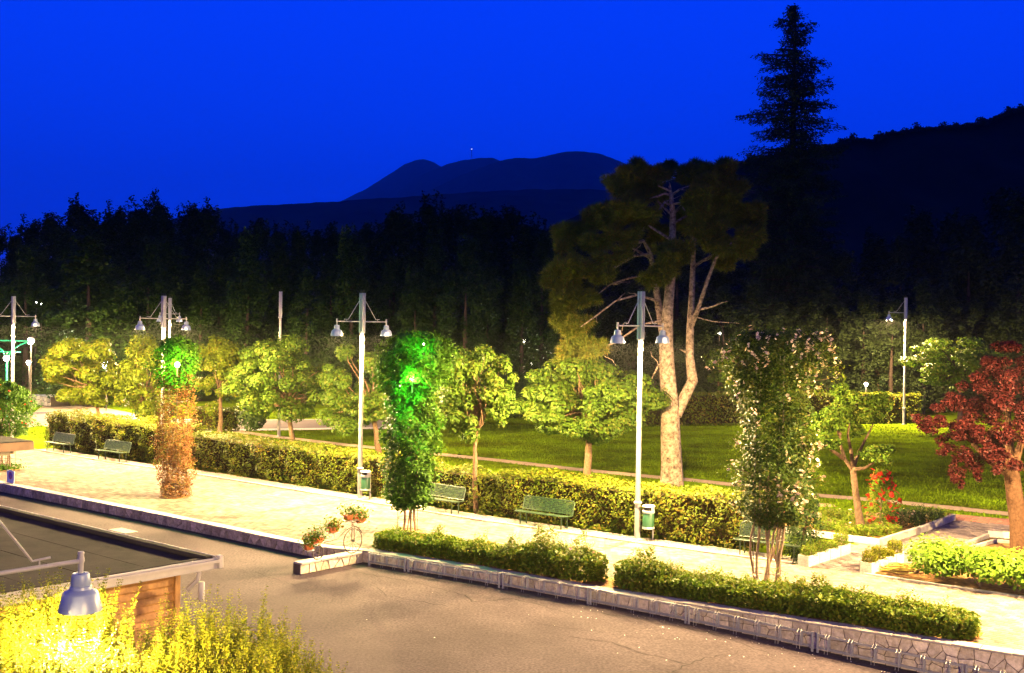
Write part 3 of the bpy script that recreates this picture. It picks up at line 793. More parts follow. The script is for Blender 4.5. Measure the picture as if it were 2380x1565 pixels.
lamps = [
 (b845, 'grey double lamp post with a bin, just left of the green climber column', 1),
 (base4, 'nearest grey double lamp post, standing in front of the big pine trunk', 1),
 (D(376, 1080, 55.2), 'tall grey double lamp post rising behind the brown dried climber column', 1),
 (D(28, 1020, 63.2), 'tall grey double lamp post at the far left edge above the leafy bush', 1),
 (base4-step*1.0, 'grey double lamp post standing beyond the right edge near the red-leaved tree', 1),
]
for p, lab, k in lamps:
    p = Vector((p.x, p.y, 0.0)); t = thing('street_lamp', lab, 'street lamp', p, LR, GL); lamp_parts(t)
p = D(392, 970, 80); t = thing('street_lamp', 'farther double lamp post half hidden just behind the lamp at the brown column', 'street lamp', (p.x, p.y, 0), LR+.45, GL); lamp_parts(t, 8.2)
p = G(648, 1015); t = thing('street_lamp', 'lone lamp post on the far lawn whose bare top pokes above the leafy trees', 'street lamp', p, R(90)+.05); lamp_parts(t, 8.45, (), lit=False)
p = G(2100, 987); t = thing('street_lamp', 'distant single-arm lamp post beside the clipped hedge at right', 'street lamp', p, R(8)); lamp_parts(t, 9.1, (-1,), energy=LAMP_W*1.7)
for c in [c for c in col.objects if c.parent == t and c.type == 'MESH' and c.name.startswith('lamp_shade')]: pass
# the near lamp: only its arm reaches into the picture
hd = D(187, 1385, 12.6)
pb = Vector((hd.x, hd.y, 0))-(-E2)*1.25
nearH = hd.z+.25+.13+1.15+.0
t = thing('street_lamp', 'nearest lamp with grey bell shade hanging over the yellow-lit shrubs at lower left', 'street lamp', (pb.x, pb.y, gz), LR); lamp_parts(t, nearH-gz, energy=LAMP_W*.16)
p3 = pb+E1*13.5; t = thing('street_lamp', 'forecourt lamp post beyond the left edge behind the kiosk', 'street lamp', (p3.x, p3.y, gz), LR); lamp_parts(t, 7.86, energy=LAMP_W*.03)
p2 = Vector((6.2, 1.0, gz)); t = thing('street_lamp', 'lamp post on the near forecourt below the viewpoint', 'street lamp', p2, LR); lamp_parts(t, 7.86, energy=LAMP_W*.36)

# ================================================================== HEDGES
def hedge(label, pts, s0, s1, off0, thick, H, leaf, name='hedge', n=420, lump=.15, size=.088, group=None, hfun=None):
    mid, _ = at_s(pts, (s0+s1)/2); t = thing(name, label, 'hedge', (mid.x, mid.y, 0), group=group)
    L = s1-s0; hf = hfun or (lambda s: 1.0)
    tot = int(n*L*(2*H+thick)*1.0); u = rng.random(tot)*(2*H+thick+0.0); ss = s0+rng.random(tot)*L
    cnt = max(2, int(L/.5)); tab = [at_s(pts, s0+L*i/(cnt-1)) for i in range(cnt)]
    X = np.array([[p.x, p.y] for p, d in tab]); Dd = np.array([[d.x, d.y] for p, d in tab])
    ti = (ss-s0)/L*(cnt-1)
    px = np.interp(ti, range(cnt), X[:, 0]); py = np.interp(ti, range(cnt), X[:, 1]); dx = np.interp(ti, range(cnt), Dd[:, 0]); dy = np.interp(ti, range(cnt), Dd[:, 1])
    nz = (np.sin(ss*3.1+u*2.3)+np.sin(ss*7.3-u*5.1)*.6+np.sin(ss*1.3+u*9)*.5+np.sin(ss*17+u*13)*.3)/2.0*lump
    hh = np.array([hf(s) for s in ss])*H
    q = np.where(u < H, nz-rng.random(tot)**2*.22, np.where(u < H+thick, u-H, thick+nz))   # across
    z = np.where(u < H, u/H*hh, np.where(u < H+thick, hh+nz*.7-rng.random(tot)**2*.15, (2*H+thick-u)/H*hh))
    q = np.where(u < H, -nz+rng.random(tot)**2*.22, q)
    rnd = np.minimum(1, np.maximum(0, (z-hh+.16)/.16)); q = np.where(u < H, q+rnd**2*.10, q)
    q = q+off0
    P = np.stack([px-dy*q, py+dx*q, z+.03], axis=1)
    N = np.zeros_like(P); fr = u < H; N[fr, 0] = dy[fr]; N[fr, 1] = -dx[fr]; N[(u >= H) & (u < H+thick), 2] = 1
    ends = []
    for se, sg in ((s0, -1), (s1, 1)):
        m_ = int(n*thick*H); p, d = at_s(pts, se); q2 = off0+rng.random(m_)*thick; z2 = rng.random(m_)*H*hf(se); e2 = rng.normal(size=m_)*.06
        ends.append(np.stack([p.x-d.y*q2+d.x*e2, p.y+d.x*q2+d.y*e2, z2], axis=1))
    P = np.concatenate([P]+ends); N = np.concatenate([N, np.zeros((sum(len(e) for e in ends), 3))])
    V, F = leaf_quads(P, size, .35, .7, N=N*.8)
    npmesh('foliage', V, F, leaf, t, (mid.x, mid.y, 0))
    mb = MB(); k = max(2, int(L)); A = []
    for i in range(k+1):
        s = s0+.08+(L-.16)*i/k; p, d = at_s(pts, s); nr = Vector((-d.y, d.x, 0)); hz = H*hf(s)-.16
        a = p+nr*(off0+.2); b = p+nr*(off0+thick-.2)
        A += [(a.x, a.y, .12), (a.x, a.y, hz), (b.x, b.y, hz), (b.x, b.y, .12)]
    fs = [(4*i+j, 4*i+4+j, 4*i+4+(j+1) % 4, 4*i+(j+1) % 4) for i in range(k) for j in range(4)]+[(0, 1, 2, 3), (4*k+3, 4*k+2, 4*k+1, 4*k)]
    mb.add(A, fs)
    for i in range(int(L/.35)):
        p, d = at_s(pts, s0+.2+i*.35); nr = Vector((-d.y, d.x, 0)); a = p+nr*(off0+.3+random.random()*.3)
        mb.tube([a, a+Vector((random.uniform(-.1, .1), random.uniform(-.1, .1), .5))], .02, 4)
    mb.build('twigs', MT['hedgecore'], t, (mid.x, mid.y, 0))
    return t
sk = lambda px: s_at_px(KERB, px)
hedge('shaggy uneven hedge behind the two leftmost benches', KERB, sk(60), sk(362), 1.0, 1.6, 1.75, MT['hedge'], lump=.16, hfun=lambda s: 1+.06*math.sin(s*1.9)+.04*math.sin(s*4.7))
hedge('long clipped hedge between the brown column and the green climber column', KERB, sk(366), sk(905), 1.0, 1.7, 1.5, MT['hedge'], hfun=lambda s: 1+.02*math.sin(s*1.1))
hedge('short ragged hedge behind the half-hidden bench and young tree trunk', KERB, sk(915), sk(1098), 1.05, 1.2, 1.42, MT['hedge'], lump=.18, hfun=lambda s: 1+.05*math.sin(s*2.9))
hedge('thick clipped hedge behind the nearest lamp post, right of the young tree trunk', KERB, sk(1112), sk(1712), .95, 1.75, 1.52, MT['hedge'], hfun=lambda s: 1+.025*math.sin(s*.9))
far1 = [G(1440, 992), G(1740, 988), G(2140, 984)]
Lf1 = arclen(far1)[-1]
hedge('distant clipped hedge behind the big pine trunk at the back of the lawn', far1, 0, 9.5, 0, 1.2, 2.15, MT['hedge'], n=110, size=.16)
hedge('distant clipped hedge beside the single-arm lamp at the back of the lawn', far1, 12.6, Lf1, 0, 1.2, 2.15, MT['hedge'], n=110, size=.16, hfun=lambda s: 1-.05*(math.sin(s*1.2) > .3))
hb = [G(442, 1001), G(535, 1004)]
hedge('small clipped hedge beside the far road at left', hb, 0, arclen(hb)[-1], 0, 1.5, 1.35, MT['hedge'], n=160, size=.13)

# ================================================================== MOUNTAINS, HILLS
def ridge(name, prof, Dm, foot, m, rows=14, nx=170, rough=2.0, seed=1, frontfrac=.45, bumps=0):
    xs = np.array([p[0] for p in prof]); ys = np.array([p[1] for p in prof]); r2 = np.random.default_rng(seed)
    X = np.linspace(xs[0], xs[-1], nx); Y = np.interp(X, xs, ys)
    Y = Y+sum(r2.normal()*np.sin(X*f+r2.random()*6)*rough/f**.5*.1 for f in (.05, .09, .17, .31, .6))
    V = []; 
    for j in range(rows):
        t = j/(rows-1); dist = Dm*(1-frontfrac*(1-t)) if j < rows-1 else Dm
        for i in range(nx):
            c = D(X[i], Y[i], Dm); h = c.z+1.9
            prof_t = (t**1.25)
            zz = -1.9+h*prof_t*(1+.10*math.sin(i*.21+j*.9+seed)*(1-t)*t*3)
            V.append((c.x*(dist/Dm)**.6, dist, zz))
    for i in range(nx):
        c = D(X[i], Y[i], Dm); V.append((c.x, Dm*1.35, -1.9))
    F = [(j*nx+i, j*nx+i+1, (j+1)*nx+i+1, (j+1)*nx+i) for j in range(rows) for i in range(nx-1)]
    o = npmesh(name, V, F, m, smooth=True); o['kind'] = 'structure'
    return X, Y
ridge('far_mountain', [(560, 640), (700, 520), (795, 466), (850, 440), (905, 405), (940, 382), (965, 373), (985, 370), (1005, 376), (1030, 390), (1060, 410), (1140, 470), (1300, 640)], 9500, 0, MT['hill'], seed=1, rough=1.2)
ridge('far_mountain', [(800, 640), (900, 470), (960, 415), (1010, 394), (1045, 380), (1080, 372), (1120, 367), (1145, 367), (1165, 375), (1230, 400), (1400, 520), (1500, 640)], 8000, 0, MT['hill'], seed=2, rough=1.0)
ridge('mountain', [(700, 660), (850, 520), (1000, 440), (1080, 405), (1120, 388), (1160, 374), (1200, 368), (1240, 368), (1280, 360), (1310, 354), (1350, 352), (1390, 355), (1420, 367), (1450, 380), (1550, 410), (1700, 450), (1900, 600)], 6000, 0, MT['hill'], seed=3, rough=1.0)
ridge('hill', [(100, 640), (300, 552), (360, 524), (420, 503), (480, 490), (540, 482), (600, 478), (680, 474), (740, 471), (790, 468), (860, 462), (950, 458), (1050, 450), (1150, 444), (1250, 440), (1350, 440), (1500, 445), (1800, 460), (2200, 520)], 2400, 0, MT['hill'], seed=4, rough=1.2)
NH = [(1150, 600), (1300, 520), (1400, 475), (1520, 430), (1640, 398), (1700, 385), (1760, 369), (1850, 354), (1935, 338), (1960, 330), (1995, 322), (2030, 326), (2065, 312), (2110, 304), (2160, 297), (2200, 299), (2240, 291), (2290, 284), (2330, 266), (2380, 250), (2500, 215), (2700, 180)]
X_, Y_ = ridge('wooded_hill', NH, 430, 0, MT['nearhill'], seed=5, rough=1.5)
pts_ = []; 
for i in range(5200):
    x_ = rng.uniform(1640, 2560); y_ = np.interp(x_, X_, Y_); c = D(x_, y_, 430-rng.random()*7)
    big = max(0, .45*math.sin(x_*.21)+.5*math.sin(x_*.083+1)+.35*math.sin(x_*.47))
    for q in range(4): pts_.append((c.x+rng.normal()*.6, c.y, c.z+rng.random()**1.5*(.8+2.1*big)-.7))
V, F = leaf_quads(np.array(pts_), .75, 0, .8)
tag(npmesh('woodland', V, F, MT['sequoia_and_shade']), 'dark fringe of trees along the crest of the nearer hill at right', 'woodland', kind='stuff')
# antenna mast on the far ridge
am = D(1096, 368, 7950)
mast = thing('antenna_mast', 'tiny lattice antenna mast with a light on the distant summit', 'mast', (am.x, am.y, am.z-6))
mb = MB(); hgt = 66
for a in range(3):
    an = a*2.09; mb.tube([(am.x+4*math.cos(an), am.y+4*math.sin(an), am.z-6), (am.x+1.2*math.cos(an), am.y+1.2*math.sin(an), am.z+hgt-8)], .9, 4)
for k_ in range(7):
    z_ = am.z+k_*8.5; mb.box((am.x, am.y, z_), 4.2-.4*k_, 4.2-.4*k_, .5)
mb.build('lattice', MT['iron'], mast, mast.location)
MB().lathe([(.01, -4), (4, -2), (4, 2), (.01, 4)], (am.x, am.y, am.z+hgt-5), 8).build('beacon', MT['masthead'], mast, mast.location)
for px_, h_ in ((1012, 9), (1065, 10)):
    q = D(px_, 388 if px_ < 1050 else 376, 7950); tag(MB().tube([q-Vector((0, 0, 8)), q+Vector((0, 0, h_+6))], .9, 4).build('antenna_mast', MT['iron']), 'very small antenna on the distant ridge, %s of the lit mast' % ('far left' if px_ < 1050 else 'just left'), 'mast')

# ================================================================== BACKGROUND TREES
def far_proto(kind, H=18.0):
    """narrow irregular tree, local coordinates"""
    L = []
    nb = 120 if kind != 2 else 90
    for i in range(nb):
        t = rng.random()**.8; z = H*(.04+.95*t)
        if kind == 0: rmax = 2.6*(1-t)**.6+.25
        elif kind == 1: rmax = 3.6*(1-t**1.6)**.7+.3
        else: rmax = 4.6*math.sin(min(1, .15+t*.95)*math.pi)**.6+.5
        a = rng.random()*6.28; r = rmax*(.3+.7*rng.random())
        rad = (.5+.5*rng.random())*(1.25 if kind else 1.0)*(1.15-.5*t)
        c = (r*math.cos(a), r*math.sin(a), z); P, d = clump_pts(c, (rad, rad, rad*1.25), 105, .2, .35)
        L.append(leaf_quads(P, .30, 0.3, .7, N=d*.5))
    # leading shoots
    for i in range(10 if kind < 2 else 4):
        a = rng.random()*6.28; r = rng.random()*1.4; z0 = H*(.82+.12*rng.random()); n_ = 60
        zz = z0+rng.random(n_)*H*.14; P = np.stack([r*math.cos(a)+rng.normal(size=n_)*.16, r*math.sin(a)+rng.normal(size=n_)*.16, zz], axis=1); L.append(leaf_quads(P, .3, .2, .6))
    return merge(L)
fm = []
for k_ in range(3):
    V, F = far_proto(k_); 
    me_o = npmesh('crown', V, F, MT['farleaf']); fm.append(me_o.data); ALL.remove(me_o); bpy.data.objects.remove(me_o)
tm = MB().tube([(0, 0, 0), (.1, 0, 6), (0, .1, 13)], [.35, .25, .08], 7); to = tm.build('trunk', MT['bark_dark']); trunk_me = to.data; ALL.remove(to); bpy.data.objects.remove(to)
def far_tree(px, topy, dist, kind, wid=1.0, label=None, group='dark trees of the background wood', lean=0.0):
    p = D(px, 760, dist); top = D(px, topy, dist); H = top.z+.3; s = H/18.0
    t = thing('background_tree', label or 'dark tall tree in the unlit wood behind the park, merging with its neighbours', 'tree', (p.x, p.y, 0), random.random()*6.28, group)
    t.scale = (s*wid, s*wid, s)
    if lean: t.rotation_euler = (0, lean, 0)
    c = bpy.data.objects.new('crown', fm[kind]); put(c, t)
    if px > 1330:  # right-hand trees: shade put into the colour with a darker foliage material
        c.material_slots[0].link = 'OBJECT'; c.material_slots[0].material = MT['sequoia_and_shade']

    k = bpy.data.objects.new('trunk', trunk_me); put(k, t)
    return t
sky_line = [(-60, 560), (-10, 548), (35, 556), (75, 530), (112, 518), (140, 532), (178, 487), (205, 512), (238, 522), (272, 500), (300, 520), (322, 494), (350, 515), (385, 520), (440, 508), (452, 497), (482, 502), (520, 540), (560, 552), (602, 530), (645, 545), (690, 548), (735, 556), (778, 545), (820, 560), (850, 540), (880, 545), (912, 505), (945, 520), (990, 483), (1030, 508), (1068, 500), (1105, 515), (1140, 512), (1180, 505), (1215, 530), (1250, 545), (1290, 545)]
for i, (x_, y_) in enumerate(sky_line):
    far_tree(x_, y_, 118+10*math.sin(i*2.3), (1, 2, 0)[i % 3], .95+.25*random.random())
far_tree(418, 474, 110, 0, .7, 'slender tree leaning left whose tip sticks out above the wood at left', lean=-.12)
for i, x_ in enumerate(range(-40, 1320, 62)):
    far_tree(x_+random.uniform(-15, 15), 600+40*math.sin(i*1.7)+random.uniform(-15, 15), 98+6*math.sin(i*3.1), [2, 1, 0][i % 3], 1.05)
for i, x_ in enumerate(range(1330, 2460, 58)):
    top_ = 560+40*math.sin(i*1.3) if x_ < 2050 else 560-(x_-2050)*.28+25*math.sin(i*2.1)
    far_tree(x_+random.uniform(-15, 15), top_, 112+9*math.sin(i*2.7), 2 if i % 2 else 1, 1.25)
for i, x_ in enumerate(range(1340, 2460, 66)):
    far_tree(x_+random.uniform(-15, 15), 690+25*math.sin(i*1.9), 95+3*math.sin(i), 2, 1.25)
far_tree(205, 560, 88, 1, 1.5, 'broad green conifer dimly lit behind the leftmost lit tree', None)
far_tree(60, 590, 92, 2, 1.2, 'rounded olive tree above the far left lamp post', None)
for o in list(col.objects):
    if o.type == 'EMPTY' and o.get('group') is None and 'group' in o.keys(): del o['group']

# ---- the tall redwood
def redwood():
    Dq = 104.0; bs = D(1832, 760, Dq); base = Vector((bs.x, bs.y, 0)); topz = D(1834, 12, Dq).z
    t = thing('redwood_tree', 'very tall dark conifer standing alone against the blue sky at right', 'tree', base)
    ppm = FP/Dq
    prof = [(12, 10), (40, 46), (75, 52), (100, 56), (118, 25), (130, 112), (150, 95), (180, 70), (205, 90), (225, 80), (240, 125), (285, 132), (305, 85), (325, 105), (355, 140), (400, 115), (480, 125), (560, 120), (640, 120), (740, 110), (830, 60)]
    ys = [p[0] for p in prof]; ws = [p[1] for p in prof]
    L = []; mb = MB(); mb.tube([base, base+Vector((.1, 0, topz*.5)), Vector((base.x+.15, base.y, topz))], [.75, .42, .05], 8)
    y = 14.0
    while y < 820:
        zc = topz-(y-12)/ppm
        w = np.interp(y, ys, ws)/ppm; nb = 3 if y < 110 else (4 if y < 360 else 7)
        for k in range(nb):
            a = random.random()*6.28; ln = w*random.uniform(.45, 1.08)
            d = Vector((math.cos(a), math.sin(a), 0)); up_ = random.uniform(-.02, .22) if y < 120 else random.uniform(-.12, .16)
            st = Vector((base.x, base.y, zc+random.uniform(-.25, .25)))
            pts = [st, st+d*ln*.5+Vector((0, 0, ln*up_*.2)), st+d*ln+Vector((0, 0, ln*up_))]
            mb.tube(pts, [.07, .045, .015], 4, False)
            n_ = int(30*ln+16); tt = rng.random(n_)**.75
            q = np.array(st)+np.outer(tt, np.array(pts[2]-st)); hw = .12+.30*(1-tt)*min(1, ln/3)+.08
            q += rng.normal(size=(n_, 3))*np.stack([hw, hw, hw*.45], axis=1); q[:, 2] -= rng.random(n_)*.35
            ax = np.tile(np.array([d.x, d.y, -.5]), (n_, 1)); L.append(leaf_quads(q, .30, .1, .36, axis=ax))
        y += random.uniform(5.0, 8.5) if not (106 < y < 122) else 11
    V, F = merge(L); npmesh('crown', V, F, MT['sequoia_and_shade'], t, base); mb.build('trunk', MT['bark_dark'], t, base)
redwood()

# ================================================================== THE BIG PINE
def pine():
    Dp = 49.5; b = D(1562, 1128, Dp); base = Vector((b.x, b.y, 0)); ppm = FP/Dp
    t = thing('pine_tree', 'big old stone pine with forked pale trunk behind the clipped hedge', 'tree', base)
    Q = lambda x, y, dy=0.0: D(x, y, Dp+dy)
    tr = MB(); r = lambda px: px/ppm/2
    tr.tube([base-Vector((0, 0, .1)), Q(1561, 1080), Q(1558, 1000), Q(1557, 940), Q(1551, 870), Q(1548, 800), Q(1552, 720), Q(1560, 640), Q(1563, 560), Q(1564, 500), Q(1560, 455), Q(1556, 432)],
            [r(56), r(50), r(46), r(42), r(37), r(33), r(25), r(21), r(17), r(14), r(10), r(5)], 16)
    tr.tube([Q(1572, 965), Q(1590, 925, .3), Q(1610, 885, .5), Q(1603, 830, .6), Q(1604, 760, .8), Q(1608, 680, 1), Q(1611, 600, 1.2), Q(1612, 540, 1.3)], [r(26), r(26), r(26), r(20), r(18), r(14), r(12), r(8)], 12)
    tr.build('trunk', MT['bark_pine'], t, base, smooth=True)
    lb = MB()
    lb.tube([Q(1606, 762, .8), Q(1622, 720, .4), Q(1645, 650, 0), Q(1664, 600, -.3), Q(1700, 565, -.8)], [r(13), r(11), r(9), r(7), r(3)], 8)
    lb.tube([Q(1622, 720, .4), Q(1650, 715, .2), Q(1690, 700, 0)], [r(7), r(5), r(2)], 6)
    lb.tube([Q(1618, 738, .4), Q(1660, 748, .6), Q(1720, 752, 1)], [r(3), r(2.4), r(1)], 5)
    lb.tube([Q(1545, 800), Q(1532, 720, .5), Q(1522, 650, .6), Q(1512, 590, .4), Q(1495, 560, 0), Q(1440, 580, -.6), Q(1400, 610, -1)], [r(20), r(17), r(15), r(11), r(8), r(6), r(3)], 9)
    for a in ([(1512, 590, .4), (1470, 596, -.3), (1420, 600, -.9), (1380, 620, -1.2)], [(1520, 640, .5), (1470, 645, 0), (1420, 660, -.6), (1370, 700, -1)],
              [(1530, 700, .4), (1480, 686, -.4), (1430, 700, -1), (1385, 735, -1.4), (1350, 760, -1.5)], [(1540, 745, 0), (1490, 755, -.7), (1440, 790, -1.2), (1390, 815, -1.4), (1350, 825, -1.4)],
              [(1560, 455, 0), (1545, 450, -.3), (1510, 462, -.6)], [(1560, 455, 0), (1580, 440, -.3), (1595, 442, -.6)], [(1562, 480, 0), (1545, 470, -.4), (1530, 490, -.8)], [(1562, 475, 0), (1580, 472, -.3), (1592, 490, -.8)], [(1558, 440, 0), (1556, 425, -.2)], [(1560, 445, 0), (1530, 432, -.6)],
              [(1564, 520, 0), (1600, 500, .5), (1650, 480, .9)], [(1612, 560, 1.2), (1660, 530, 1.5), (1710, 520, 1.6)], [(1563, 560, 0), (1500, 520, -.5), (1430, 500, -.9)], [(1563, 590, 0), (1590, 560, -.6), (1570, 600, -1.2)], [(1610, 620, 1.1), (1660, 590, 1.5), (1730, 570, 1.8)],
              [(1511, 600, .4), (1440, 560, .6), (1350, 560, .8)], [(1470, 596, 0), (1400, 640, .2), (1330, 650, .2)], [(1562, 500, 0), (1520, 460, .4), (1480, 430, .6)], [(1563, 500, 0), (1610, 450, .8), (1670, 430, 1)], [(1548, 830, 0), (1530, 850, -.3), (1515, 880, -.3)], [(1596, 820, .6), (1580, 812, .6)]):
        pp = [Q(*q) for q in a]; k = len(pp); lb.tube(pp, [r(7-4.6*i/(k-1)) for i in range(k)], 6)
        for q in pp[1:-1]:
            e_ = q+Vector((random.uniform(-1, 1), random.uniform(-.5, .5), random.uniform(-.8, .8))); lb.tube(wob(q, e_, 3, .3), [.03, .02, .015, .008], 4)
    lb.build('limb', MT['bark_pine'], t, base, smooth=True)
    CL = [(1480, 398, 42, 34, .2), (1520, 405, 40, 30, 1), (1560, 398, 38, 20, 1.6), (1610, 400, 42, 26, 1.2), (1660, 402, 48, 30, .6), (1690, 425, 45, 36, .2), (1450, 432, 45, 34, -.4), (1500, 440, 42, 32, -.3), (1640, 445, 45, 34, -.6), (1680, 475, 55, 40, 0), (1610, 480, 30, 30, -.8), (1725, 480, 45, 40, .8), (1748, 520, 32, 45, .8), (1720, 560, 48, 36, .2), (1650, 530, 50, 34, -.7), (1670, 570, 36, 24, -.4),
          (1370, 520, 45, 30, .6), (1330, 545, 40, 30, 1), (1410, 500, 50, 32, .2), (1460, 495, 48, 36, -.6), (1500, 505, 38, 30, -.8), (1440, 545, 40, 26, -.9), (1390, 560, 50, 28, -.3), (1320, 600, 42, 34, .2), (1300, 645, 34, 32, -.1), (1345, 625, 40, 30, -.8), (1320, 690, 36, 34, -.4), (1310, 740, 30, 32, -.4), (1345, 760, 32, 30, -.8), (1395, 640, 30, 16, -1.2), (1420, 592, 34, 18, -1.2), (1360, 690, 28, 20, -1),
          (1556, 600, 40, 26, -1.5), (1540, 635, 34, 24, -1.6), (1520, 655, 26, 18, -1.5), (1580, 580, 28, 20, -1.4), (1340, 820, 46, 22, -1.4), (1375, 812, 30, 18, -1.6), (1315, 835, 26, 16, -1.2), (1690, 600, 30, 20, 1), (1545, 470, 20, 16, 1.5), (1590, 520, 26, 26, 1.2), (1530, 545, 26, 30, 1.6)]
    A = []
    for x_, y_, rx, ry, dy in CL:
        c = Q(x_, y_, dy); n_ = int(rx*ry*.11)
        sub = []
        for k in range(9):
            d_ = sph(1)[0]; sub.append((np.array(c)+d_*np.array([rx, rx, ry])/ppm*random.uniform(.45, 1.0), np.array([rx, rx*.9, ry])/ppm*random.uniform(.24, .42)))
        for cc, rr in sub:
            P, dn = clump_pts(cc, rr, n_, .3, .35); A.append(needle_tufts(P, dn, .24, 7, .14))
    V, F = merge(A); npmesh('crown', V, F, MT['needle'], t, base)
pine()

# ================================================================== SMALLER TREES
def at(px, base_y): return G(px, base_y)
def zpx(py, px, d): return D(px, py, d).z
def simple_tree(name, label, px, by, x0, x1, y0, y1, leaf, size, ncl, per, tr=.1, fork=None, group=None, lean=0, depth=None):
    b = G(px, by); d = b.y; hw = (x1-x0)/2*d/FP*1.10; y0 -= 16; y1 += 8; ox = D((x0+x1)/2, 900, d).x-b.x
    return tree(name, label, 'tree', b, (hw, zpx(y1, px, d), zpx(y0, px, d), ox), leaf, MT['bark'], size, ncl, per, tr, fork, group, depth, lean=lean)
simple_tree('young_tree', 'golden-lit round tree on a thin trunk at the far left lawn', 232, 990, 112, 300, 772, 958, MT['golden'], .15, 26, 1100, .10)
simple_tree('young_tree', 'dull golden tree directly behind the brown dried column and lamp', 335, 1003, 268, 420, 785, 985, MT['golden'], .15, 20, 900, .1)
simple_tree('young_tree', 'yellow-lit slim tree between the brown column and the wide dark tree', 512, 1012, 452, 575, 788, 965, MT['golden'], .14, 22, 1000, .12)
simple_tree('young_tree', 'wide leafy tree on a leaning brown trunk beside the lone lamp shaft', 680, 1034, 530, 775, 790, 985, MT['maple'], .14, 28, 1000, .12)
simple_tree('young_tree', 'leafy tree split by the lamp post left of the green column', 885, 1072, 735, 925, 812, 1000, MT['maple'], .14, 24, 1100, .13)
simple_tree('young_tree', 'bright yellow-green tree rising through the hedge right of the green column', 1108, 1193, 1008, 1200, 800, 1040, MT['maple'], .12, 34, 1300, .085, fork=2.9)
simple_tree('young_tree', 'rounded field maple on a straight trunk left of the big pine', 1367, 1132, 1212, 1525, 830, 1042, MT['maple'], .125, 38, 1300, .14, fork=3.0)
simple_tree('young_tree', 'small pale green tree behind the far hedge right of the pine', 1665, 962, 1640, 1715, 815, 912, MT['maple'], .2, 14, 700, .12)
simple_tree('young_tree', 'thin dim tree behind the far hedge left of the single-arm lamp', 2040, 958, 1985, 2100, 805, 885, MT['darkleaf'], .2, 14, 500, .10)
# dark understorey bushes behind the lit trees
for i, (px_, by_, x0, x1, y0, y1) in enumerate([(350, 990, 300, 400, 900, 990), (590, 1012, 600, 680, 930, 1010), (820, 1002, 745, 865, 905, 1002), (150, 960, 120, 200, 850, 930), (960, 985, 900, 1060, 870, 985), (1200, 985, 1120, 1290, 860, 990)]):
    b = G(px_, by_); d = b.y; hw = (x1-x0)/2*d/FP
    t = thing('bush', ['dark bush behind the brown column', 'dark bush at the foot of the lone lamp shaft', 'dark clipped bush behind the lamp post by the bin', 'dark bush under the golden far left tree', 'dark bush behind the green climber column', 'dark bush between the two bright young trees'][i], 'bush', b)
    P, dn = crown_pts([((b.x+random.uniform(-.5, .5)*hw, b.y+random.uniform(-.5, .5)*hw, D(px_, (y0+y1)/2, d).z+random.uniform(-.3, .3)), (hw*.7, hw*.7, (y1-y0)/2*d/FP*.8)) for _ in range(5)], 420)
    P[:, 2] = np.maximum(P[:, 2], .02); V, F = leaf_quads(P, .17, .4, .7, N=dn); npmesh('foliage', V, F, MT['darkleaf'], t, b)
# ---- open tree with forked limbs in the rose bed
def open_tree():
    b = G(2003, 1238); d = b.y; Q = lambda x, y, o=0: D(x, y, d+o)
    t = thing('small_tree', 'small open tree with forked bare limbs growing in the rose bed', 'tree', b); ppm = FP/d
    mb = MB(); mb.tube([b, Q(1995, 1190), Q(1988, 1140), Q(1983, 1095)], [.16, .12, .105, .10], 10)
    cl = []
    for pts in ([(1983, 1095), (1965, 1070), (1955, 1040), (1950, 1000), (1945, 950, .3)], [(1983, 1095), (1978, 1050), (1970, 1010), (1975, 985, -.2)], [(1983, 1088), (1995, 1055, .3), (2012, 1020, .4), (2030, 985, .6)], [(1960, 1065), (1930, 1045, -.3), (1905, 1030, -.5)], [(1983, 1092), (2010, 1088, -.5), (2040, 1070, -.7)], [(1952, 1010), (1940, 980, .5), (1925, 955, .8)]):
        p = [Q(*q) for q in pts]; k = len(p); mb.tube(p, [.075-.055*i/(k-1) for i in range(k)], 7)
    mb.build('trunk', MT['opbark'], t, b, smooth=True)
    for x_, y_, rx, ry, o in [(1945, 945, 36, 22, .4), (1975, 930, 32, 24, .2), (1925, 965, 28, 22, -.2), (1910, 1000, 26, 18, -.4), (1930, 1030, 28, 12, -.5), (1990, 960, 34, 22, .4), (2015, 945, 26, 26, .7), (2035, 970, 24, 20, .7), (1960, 985, 22, 14, 0), (2040, 1055, 34, 18, -.8), (2062, 1075, 18, 12, -.9), (2010, 1060, 18, 10, -.7), (1905, 1020, 18, 12, -.5), (1945, 1000, 30, 22, -.2), (1985, 1000, 24, 20, .3), (1960, 910, 30, 18, .6), (1900, 975, 26, 24, 0), (2050, 940, 26, 26, .9), (2060, 1050, 26, 16, -.7)]:
        c = Q(x_, y_, o)
        for _ in range(4): cl.append((np.array(c)+sph(1)[0]*np.array([rx, rx, ry])/ppm*.6, np.array([rx, rx, ry])/ppm*.58))
    P, dn = crown_pts(cl, 5600); V, F = leaf_quads(P, .10, .5, .6, N=dn*.4); npmesh('crown', V, F, MT['maple'], t, b)
open_tree()
